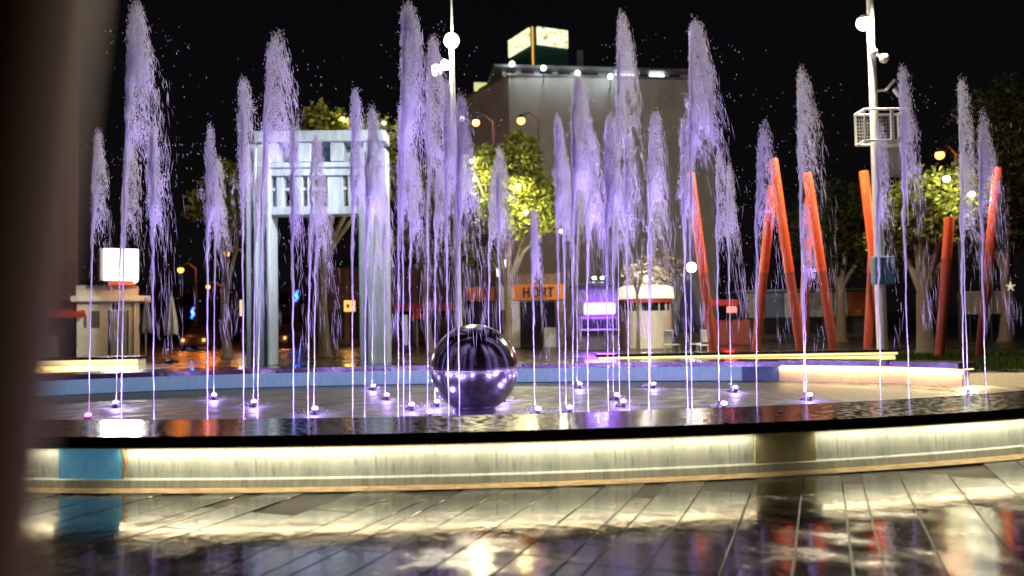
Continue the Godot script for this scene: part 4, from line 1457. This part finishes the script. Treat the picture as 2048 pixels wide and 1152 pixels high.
func far_things() -> void:
	# dark shop block seen through the gate
	var t := thing("dark_shop_block", "dark brown shop block seen through the pale gate", "building", Vector3(-11.12, 0, -55.00))
	var z := -55.0
	slab(t, "wall", -13.17, -3.42, 0.0, 5.29, z, 8.0, M("dark_wall"))
	for k in 6:
		slab(t, "pilaster", -13.00 + k * 1.55, -13.00 + k * 1.55 + 0.3, 0.0, 5.12, z + 0.1, 0.16, M("mauve_brown", Color(0.1, 0.06, 0.06), 0.7))
	for k in 5:
		slab(t, "shop_window", -13.00 + k * 1.55 + 0.4, -13.00 + k * 1.55 + 1.45, 0.4, 2.5, z + 0.06, 0.1, M("dark_glass"))
	slab(t, "awning", -7.89, -3.86, 2.21, 2.74, z + 1.4, 1.4, M("awning_maroon", Color(0.3, 0.03, 0.04), 0.7), "red awning at the right end")
	t = thing("box_sign", "small square amber lit sign left of the gate's right column", "sign", Vector3(-10.60, 2.59, -52.00))
	slab(t, "lit_face", -10.90, -10.19, 2.23, 2.95, -52, 0.14, glow("amber_box_glow", Color(1.0, 0.72, 0.3), 1.3))
	slab(t, "emblem_sign", -10.74, -10.54, 2.46, 2.72, -51.98, 0.05, M("amber_print", Color(0.3, 0.13, 0.02), 0.5))
	slab(t, "bracket", -10.22, -10.12, 2.52, 2.69, -52.05, 3.0, M("dark_metal"))
	area(t, Vector3(-10.56, 2.59, -51.80) - t.position, Vector3.BACK, Vector3.RIGHT, Vector2(0.6, 0.6), Color(1, 0.7, 0.3), 2.0)
	var neon := [[Vector3(-23.88, 2.44, -60.00), "blue neon sign left of the gate, near the parasol"], [Vector3(-16.11, 3.57, -60.00), "blue neon sign seen just inside the gate's left column"]]
	for n in neon:
		t = thing("neon_sign", n[1], "sign", n[0], 0, "small blue neon signs")
		var st := begin()
		tube(st, [Vector3(-0.1, -0.4, 0), Vector3(0.08, -0.1, 0), Vector3(-0.06, 0.1, 0), Vector3(0.1, 0.42, 0)], [0.09, 0.1, 0.1, 0.08], 8)
		part("neon_tube", st, glow("neon_glow", Color(0.1, 0.45, 1.0), 2.2), t)
		st = begin()
		box(st, Vector3(0, 0, -0.18), Vector3(0.4, 1.0, 0.08), 0.01)
		rod(st, Vector3(0, -n[0].y, -0.25), Vector3(0, 0.2, -0.25), 0.05, 8)
		part("sign_board", st, M("dark_metal"), t)
		omni(t, Vector3(0, 0, 0.15), Color(0.1, 0.45, 1.0), 1.0, 0.08)
	t = thing("lit_pillar", "narrow warm white lit panel left of the gate's left column", "sign", Vector3(-16.21, 0, -48.00))
	slab(t, "lit_panel", -16.30, -16.09, 2.02, 2.98, -48, 0.2, glow("panel_glow", Color(1.0, 0.9, 0.7), 0.9))
	slab(t, "post", -16.24, -16.15, 0.0, 2.02, -48.05, 0.1, M("dark_metal"))
	area(t, Vector3(-16.14, 2.49, -47.80) - t.position, Vector3.BACK, Vector3.RIGHT, Vector2(0.2, 0.9), Color(1, 0.9, 0.7), 1.0)
	# white boards behind the thick jets
	t = thing("white_board", "tall white board standing right of the gate's right column", "board", Vector3(-5.33, 0, -40.00))
	slab(t, "board", -5.45, -5.23, 0.35, 1.84, -40, 0.08, M("white_paint"))
	slab(t, "foot", -5.52, -5.15, 0.0, 0.34, -39.95, 0.3, M("dark_metal"))
	parasol("closed_parasol", "small reddish closed parasol left of the lamp pole", Vector3(-5.23, 0, -44.00), 2.08, 1.59, 0.5, M("red_parasol", Color(0.4, 0.07, 0.04), 0.8))
	# parked cars with their lamps on
	car("parked car facing the square with two warm lamps, left of the gate", Vector3(-19.37, 0, -50.00), 0.15)
	car("parked car seen inside the gate beside its left column", Vector3(-14.23, 0, -52.00), -0.25)
	# low dark terrace that closes the street at the left
	t = thing("dark_terrace", "unlit terrace of houses closing the street at the left", "building", Vector3(-36.93, 0, -95.00))
	slab(t, "wall", -51.70, -22.75, 0.0, 6.5, -95, 8.0, M("dark_wall"))
	for k in 12:
		slab(t, "window", -50.52 + k * 2.3, -50.52 + k * 2.3 + 1.1, 3.9, 5.3, -94.95, 0.12, M("dark_glass"))
		slab(t, "door" if k % 2 else "shop_window", -50.52 + k * 2.3, -50.52 + k * 2.3 + 1.2, 0.1, 2.4, -94.95, 0.12, M("dark_glass"))

func car(label: String, at: Vector3, turn: float) -> void:
	var t := thing("parked_car", label, "car", at, turn, "parked cars in the street")
	var paint := M("car_paint", Color(0.05, 0.045, 0.05), 0.25, 0.3)
	# body: cross sections from front to back
	var st := begin()
	st.set_smooth_group(-1)
	var rows := []
	for s in [[2.0, 0.35, 0.62, 0.78], [1.95, 0.25, 0.8, 0.84], [1.0, 0.22, 0.92, 0.88], [0.55, 0.22, 0.95, 0.88], [-1.5, 0.22, 0.98, 0.88], [-2.0, 0.25, 0.95, 0.85], [-2.1, 0.4, 0.7, 0.78]]:
		rows.append([Vector3(-s[3], s[1], s[0]), Vector3(s[3], s[1], s[0]), Vector3(s[3] * 0.98, s[2] * 0.75, s[0]), Vector3(s[3] * 0.9, s[2], s[0]), Vector3(-s[3] * 0.9, s[2], s[0]), Vector3(-s[3] * 0.98, s[2] * 0.75, s[0])])
	for i in rows.size() - 1:
		for k in 6:
			quad(st, rows[i][k], rows[i][(k + 1) % 6], rows[i + 1][(k + 1) % 6], rows[i + 1][k], Vector3(0, 0.55, (rows[i][0].z + rows[i + 1][0].z) / 2))
	for e in [0, rows.size() - 1]:
		for k in range(1, 5):
			tri(st, rows[e][0], rows[e][k], rows[e][k + 1], Vector3(0, 0.55, 0))
	part("body", st, paint, t)
	st = begin()
	st.set_smooth_group(-1)
	var lo := [Vector3(-0.78, 0.94, 0.7), Vector3(0.78, 0.94, 0.7), Vector3(0.78, 0.96, -1.7), Vector3(-0.78, 0.96, -1.7)]
	var hi := [Vector3(-0.6, 1.42, 0.05), Vector3(0.6, 1.42, 0.05), Vector3(0.6, 1.42, -1.2), Vector3(-0.6, 1.42, -1.2)]
	for k in 4:
		quad(st, lo[k], lo[(k + 1) % 4], hi[(k + 1) % 4], hi[k], Vector3(0, 1.1, -0.5))
	part("cabin_glass", st, M("dark_glass"), t)
	st = begin()
	box(st, Vector3(0, 1.44, -0.57), Vector3(1.24, 0.06, 1.35), 0.02)
	part("roof", st, paint, t)
	for x in [-0.78, 0.78]:
		for z in [1.25, -1.3]:
			st = begin()
			rod(st, Vector3(x - 0.1, 0.31, z), Vector3(x + 0.1, 0.31, z), 0.31, 18)
			part("wheel", st, M("tyre", Color(0.02, 0.02, 0.02), 0.8), t)
	for x in [-0.6, 0.6]:
		st = begin()
		ball(st, Vector3(x, 0.63, 1.99), 0.1, 8, 12)
		part("headlight", st, glow("headlight_glow", Color(1.0, 0.7, 0.4), 2.0), t)
		omni(t, Vector3(x, 0.63, 2.03), Color(1.0, 0.65, 0.35), 1.2, 0.06)

func sphere() -> void:
	var t := thing("mirror_sphere", "large polished steel sphere resting in the middle of the basin", "sphere", Vector3(-0.61, 0.075, -12.5))
	var st := begin()
	ball(st, Vector3(0, 0.685, 0), 0.685, 48, 72)
	var m := M("polished_steel", Color(0.45, 0.45, 0.49), 0.15, 1.0)
	part("shell", st, m, t)
	st = begin()
	lathe(st, Vector3(0, 0.685, 0), [[0.6865, -0.012], [0.6885, 0.0], [0.6865, 0.012]], 72)
	part("weld_seam", st, M("seam_steel", Color(0.4, 0.4, 0.42), 0.25, 1.0), t)
	st = begin()
	lathe(st, Vector3.ZERO, [[0.34, 0.0], [0.32, 0.07], [0.24, 0.09]], 32)
	part("foot_ring", st, M("dark_metal"), t)

# ---------------------------------------------------------------- water
func jet(x: float, z: float, h: float, drift: float, dense: float, spread: float, label: String) -> void:
	var y0 := 0.2
	var t := thing("water_jet", label, "water jet", Vector3(x, 0.075, z), 0, "fountain jets in the basin")
	var st := begin()
	lathe(st, Vector3.ZERO, [[0.075, 0.0], [0.07, 0.04], [0.03, 0.05], [0.022, 0.125], [0.014, 0.13]], 12)
	part("nozzle", st, M("dark_metal"), t)
	var magenta := label.contains("magenta")
	var lc := Color(1.0, 0.35, 0.85) if magenta else Color(0.73, 0.59, 1.0)
	st = begin()
	var la := Vector3(0.045, 0.1, 0.11)
	lathe(st, la - Vector3(0, 0.025, 0), [[0.03, 0.0], [0.05, 0.015], [0.048, 0.04], [0.02, 0.058]], 12)
	var lamp := part("jet_lamp", st, glow("magenta_jet_glow" if magenta else "jet_lamp_glow", lc, 7.0), t)
	omni(lamp, la, lc, 0.15 if magenta else JET_LIGHT, 0.045)
	var sp := SpotLight3D.new()
	sp.name = "beam"
	sp.position = la
	sp.basis = Basis(Vector3.RIGHT, PI / 2 + 0.02)
	sp.light_color = Color(0.755, 0.64, 1.0)
	sp.light_energy = BEAM
	sp.light_size = 0.04
	sp.spot_angle = 17.0
	sp.spot_angle_attenuation = 0.8
	sp.spot_range = 60.0
	sp.shadow_enabled = true
	lamp.add_child(sp, true)
	st = begin()
	rod(st, Vector3(0.045, 0, 0.11), Vector3(0.045, 0.07, 0.11), 0.03, 8)
	part("lamp_base", st, M("dark_metal"), t)
	# rising column
	var hh := h - y0
	var g := 9.8
	var v0 := sqrt(2 * g * hh)
	var ta := v0 / g
	var vx := drift / ta
	st = begin()
	var pts := []
	var rad := []
	var ph := rng.randf() * TAU
	var n := 34
	for i in n + 1:
		var f := i / float(n)
		var y := y0 - 0.075 + hh * 0.9 * f
		var tt := (v0 - sqrt(maxf(0.0, v0 * v0 - 2 * g * hh * 0.9 * f))) / g
		var w := 0.004 + 0.03 * f * f
		pts.append(Vector3(vx * tt + sin(ph + f * 23.0) * w * 0.5 + rng.randfn() * w * 0.3, y, cos(ph + f * 19.0) * w * 0.5))
		rad.append((0.0062 + 0.016 * f * f) * (0.8 + 0.4 * rng.randf() + 0.4 * rng.randf() * f) * (1.0 - 0.75 * maxf(0.0, f - 0.8) / 0.2))
	tube(st, pts, rad, 6)
	part("stream", st, stream_mat, t)
	# drops and threads breaking off the column and falling back
	var buf := PackedFloat32Array()
	var count := int(DROPS * hh * dense)
	var clumps := int(12 + 8 * hh * dense)
	var cl := []
	for i in clumps:
		var low := pow(rng.randf(), 1.3)
		var wide := lerpf(0.3, 1.25, low) * spread
		cl.append([vx + (rng.randfn() * 0.05 + absf(rng.randfn()) * 0.05) * wide, rng.randfn() * 0.05 * wide, 1.0 - 0.17 * low, rng.randf()])
	for i in count:
		var c: Array = cl[rng.randi() % clumps]
		var kind := rng.randf()
		var vy: float = v0 * c[2] * (1.0 + 0.006 * rng.randfn())
		var tac := vy / g
		var tm: float
		if kind < 0.62:
			tm = tac * (1.0 + 0.42 * (rng.randf() + rng.randf() - 1.0))      # the ragged head
		elif kind < 0.74:
			tm = tac * (0.25 + 0.7 * sqrt(rng.randf()))        # shed on the way up
		else:
			tm = tac * (1.0 + minf(0.8, -0.17 * (0.5 + c[3]) * log(maxf(rng.randf(), 0.001))))   # the falling veil
		var grow := clampf((tm / tac - 0.15) / 0.85, 0.0, 1.0)
		grow *= grow
		var ax := 0.26 * spread
		var px: float = vx * tm + (c[0] - vx) * tm * grow + 0.5 * ax * maxf(0.0, tm - 0.8 * tac) ** 2 * 2.0 + rng.randfn() * (0.008 + 0.012 * grow)
		var pz: float = c[1] * tm * grow + rng.randfn() * (0.008 + 0.012 * grow)
		var py: float = y0 - 0.075 + vy * tm - 0.5 * g * tm * tm
		if py < 0.05:
			continue
		var vel := Vector3(c[0] * grow + ax * tm * 0.3, vy - g * tm, c[1] * grow)
		var pace := vel.length()
		vel = (vel + Vector3(rng.randfn(), rng.randfn(), rng.randfn()) * (0.45 + 0.02 * pace)).normalized()
		var len := clampf(0.01 + (0.016 if kind < 0.62 else 0.026) * pace * rng.randf_range(0.4, 1.5), 0.012, 0.17)
		var wid := rng.randf_range(0.0013, 0.0031) * (1.35 if kind < 0.62 else 0.8)
		if rng.randf() < 0.12:
			len *= 0.3
		var xa := vel.cross(Vector3(0.3, 0.2, 0.93)).normalized()
		var b := Basis(xa * wid, vel * len, xa.cross(vel) * wid)
		put_copy(buf, Transform3D(b, Vector3(px, py, pz)), Color.WHITE)
	# splash round the nozzle
	for i in 90:
		var a := rng.randf() * TAU
		var u := rng.randf()
		var far := absf(rng.randfn()) * 0.16
		var p := Vector3(cos(a) * far, 0.01 + 0.22 * u * u * exp(-far * 5.0) + 0.05 * rng.randf() * (1.0 - u), sin(a) * far)
		put_copy(buf, Transform3D(Basis(Vector3(0, 0, 1), -cos(a) * rng.randf() * 1.2).scaled_local(Vector3(0.003, rng.randf_range(0.004, 0.016), 0.003)), p), Color.WHITE)
	# stray drops flung wide
	for i in int(count * 0.02):
		var tm := ta * rng.randf_range(0.9, 1.75)
		var p := Vector3(vx * tm + (rng.randfn() * 0.17 + 0.1) * spread * tm, 0, rng.randfn() * 0.15 * spread * tm)
		p.y = y0 + v0 * 0.96 * tm - 0.5 * g * tm * tm
		if p.y > 0.1:
			var s := rng.randf_range(0.002, 0.0045)
			put_copy(buf, Transform3D(Basis(Vector3.UP, rng.randf() * TAU).scaled(Vector3(s, s * rng.randf_range(1.5, 4.0), s)), p), Color.WHITE)
	scatter("spray", buf, drop_mesh, drop_mat, t)

const JET_LIGHT := 0.8
const BEAM := 32.0
const DROPS := 800.0

func jets() -> void:
	jet(-6.51, -12.36, 4.56, 0.10, 0.8, 0.8, "thin water jet farthest left, rising from a magenta lamp before the kiosk")
	jet(-5.16, -10.60, 5.78, 0.14, 1.7, 1.5, "very tall leftmost plume of water above the white lit kiosk sign")
	jet(-7.06, -14.32, 4.81, 0.21, 0.9, 0.9, "short jet from the small bright lamp just under the kiosk door")
	jet(-4.55, -10.20, 4.09, -0.05, 1.1, 1.0, "jet of water just left of the closed pale parasol")
	jet(-4.14, -10.90, 4.24, 0.02, 0.9, 1.0, "jet nearer of the pair between the closed parasol and the gate")
	jet(-5.77, -15.51, 4.71, 0.08, 0.8, 1.0, "lower farther jet of the pair between closed parasol and gate")
	jet(-3.75, -11.20, 4.96, -0.02, 1.1, 1.1, "tall jet just outside the left edge of the pale gate's left column")
	jet(-3.31, -10.40, 5.27, 0.23, 1.2, 1.4, "tallest jet at the gate, leaning right over its top left corner")
	jet(-4.54, -14.06, 4.74, 0.13, 0.7, 0.9, "jet from a bright lamp in front of the gate's left column")
	jet(-2.73, -10.00, 3.95, -0.00, 0.7, 0.8, "slim jet inside the gate, nearest to its left column")
	jet(-2.81, -11.00, 4.13, 0.12, 0.9, 0.9, "jet in the middle of the gate opening, the nearer of two")
	jet(-3.16, -12.74, 3.91, 0.13, 0.7, 0.9, "lower jet in the middle of the gate, from a large bright lamp")
	jet(-2.10, -10.50, 4.55, 0.05, 1.1, 0.9, "jet standing just left of the gate's right column, taller of two")
	jet(-1.87, -10.10, 4.17, 0.12, 1.4, 1.1, "thick jet of water directly before the gate's right column")
	jet(-2.99, -17.02, 3.98, 0.13, 0.7, 1.0, "low far jet behind the thick jet at the gate's right column")
	jet(-2.37, -14.87, 4.03, 0.01, 0.8, 1.0, "low jet at the right edge of the gate's right column")
	jet(-1.55, -10.80, 4.39, 0.09, 1.4, 1.1, "thick jet just right of the gate, below the tallest central plume")
	jet(-1.41, -10.30, 5.61, 0.07, 2.0, 1.5, "tallest central plume between the gate and the lamp pole")
	jet(-1.69, -13.09, 4.28, 0.09, 0.9, 1.1, "lower jet from a lamp below the tallest central plume")
	jet(-1.28, -11.97, 5.73, 0.12, 1.3, 1.3, "tall jet rising just left of the lamp pole's two floodlights")
	jet(-1.32, -13.50, 4.11, 0.10, 0.8, 0.9, "low jet just left of the lamp pole, above the sphere's left side")
	jet(-0.81, -10.00, 4.48, 0.01, 1.2, 1.2, "tall jet crossing the lamp pole just below its globe")
	jet(-0.66, -9.70, 4.20, 0.05, 1.2, 1.2, "jet crossing the front of the mirror sphere beside the lamp pole")
	jet(-0.45, -14.40, 4.27, 0.13, 0.7, 1.0, "jet behind the mirror sphere, left of the pair before the lit tree")
	jet(-0.22, -14.20, 4.54, -0.01, 1.1, 1.4, "jet behind the mirror sphere, right of the pair before the lit tree")
	jet(0.31, -12.12, 3.15, 0.02, 0.8, 0.9, "low jet right of the mirror sphere, before the lower right of the lit tree")
	jet(0.62, -10.90, 4.28, 0.03, 0.9, 0.8, "jet left in the dense central right cluster, by the lit tree's edge")
	jet(0.79, -12.25, 4.05, 0.04, 0.9, 0.9, "lower jet from a bright lamp at the left of the dense cluster")
	jet(0.76, -10.40, 4.67, 0.12, 1.5, 1.2, "tallest jet of the dense cluster, below the building's roof sign")
	jet(1.31, -16.61, 4.89, 0.15, 0.9, 1.0, "low far jet from a tiny lamp left of the purple kiosk")
	jet(0.97, -10.60, 3.99, 0.10, 1.1, 1.0, "jet passing just left of the glowing purple kiosk sign")
	jet(1.19, -10.20, 4.11, 0.07, 1.2, 1.0, "jet of water crossing the right half of the purple kiosk sign")
	jet(1.74, -14.10, 4.04, 0.13, 1.0, 1.1, "lower jet from the largest bright lamp under the purple kiosk")
	jet(1.70, -13.00, 6.48, 0.14, 1.4, 1.2, "tallest jet right of the roof sign, topping the building's roof")
	jet(1.53, -10.70, 4.00, 0.03, 1.2, 1.0, "jet between the purple kiosk sign and the bare little tree")
	jet(1.82, -10.90, 4.32, 0.15, 1.0, 0.9, "jet standing in front of the round kiosk, taller of two")
	jet(2.76, -16.29, 4.44, 0.20, 0.9, 1.0, "lower jet from a lamp before the round kiosk")
	jet(2.31, -10.50, 5.38, 0.15, 1.6, 1.6, "very tall jet above the closed navy parasol and the first red post")
	jet(2.32, -10.80, 4.15, 0.03, 1.2, 1.0, "shorter jet just left of the first red post's top")
	jet(3.16, -12.43, 4.05, 0.09, 0.7, 0.8, "low jet right of the first red post, left of a close pair")
	jet(4.09, -15.17, 4.40, 0.05, 0.9, 0.9, "low jet right of the first red post, right of a close pair")
	jet(3.06, -10.20, 3.97, 0.18, 0.7, 0.6, "slim jet just left of the tallest red post's top")
	jet(4.87, -13.52, 5.67, 0.09, 1.0, 1.5, "tall jet above the second pair of leaning red posts")
	jet(3.58, -9.90, 2.89, 0.06, 0.6, 0.6, "short jet in front of the second pair of leaning red posts")
	jet(4.54, -10.00, 3.94, 0.10, 0.6, 0.6, "jet in front of the camera mast, reaching its open basket")
	jet(5.04, -10.30, 4.65, 0.06, 0.9, 0.9, "jet just right of the camera mast, above its basket")
	jet(6.86, -12.30, 4.03, 0.13, 0.7, 0.9, "lower jet of the pair between the lit right tree and the last red post")
	jet(7.62, -13.54, 5.42, 0.07, 0.9, 1.1, "taller jet from a bright lamp before the lit right tree")
	jet(6.43, -11.00, 4.27, 0.09, 1.0, 1.1, "jet farthest right, crossing the last red post")

# brown post added in place of a blurred object held at the lens, left
func lens_standin() -> void:
	var t := thing("lens_standin_post", "dark brown post added in place of something blurred held at the lens, left edge", "post", Vector3(-0.574, 0, -0.52))
	var st := begin()
	tube(st, [Vector3.ZERO, Vector3(0.11, 1.2, 0.0), Vector3(0.235, 2.3, 0)], [0.12, 0.12, 0.12], 24)
	part("shaft", st, worn("brown_leather", Color(0.14, 0.05, 0.018), Color(0.2, 0.075, 0.03), 0.7, Vector3(1, 0.4, 1), 0.02, 109), t)
	st = begin()
	lathe(st, Vector3.ZERO, [[0.17, 0.0], [0.17, 0.05], [0.13, 0.07]], 24)
	part("foot", st, M("dark_metal"), t)
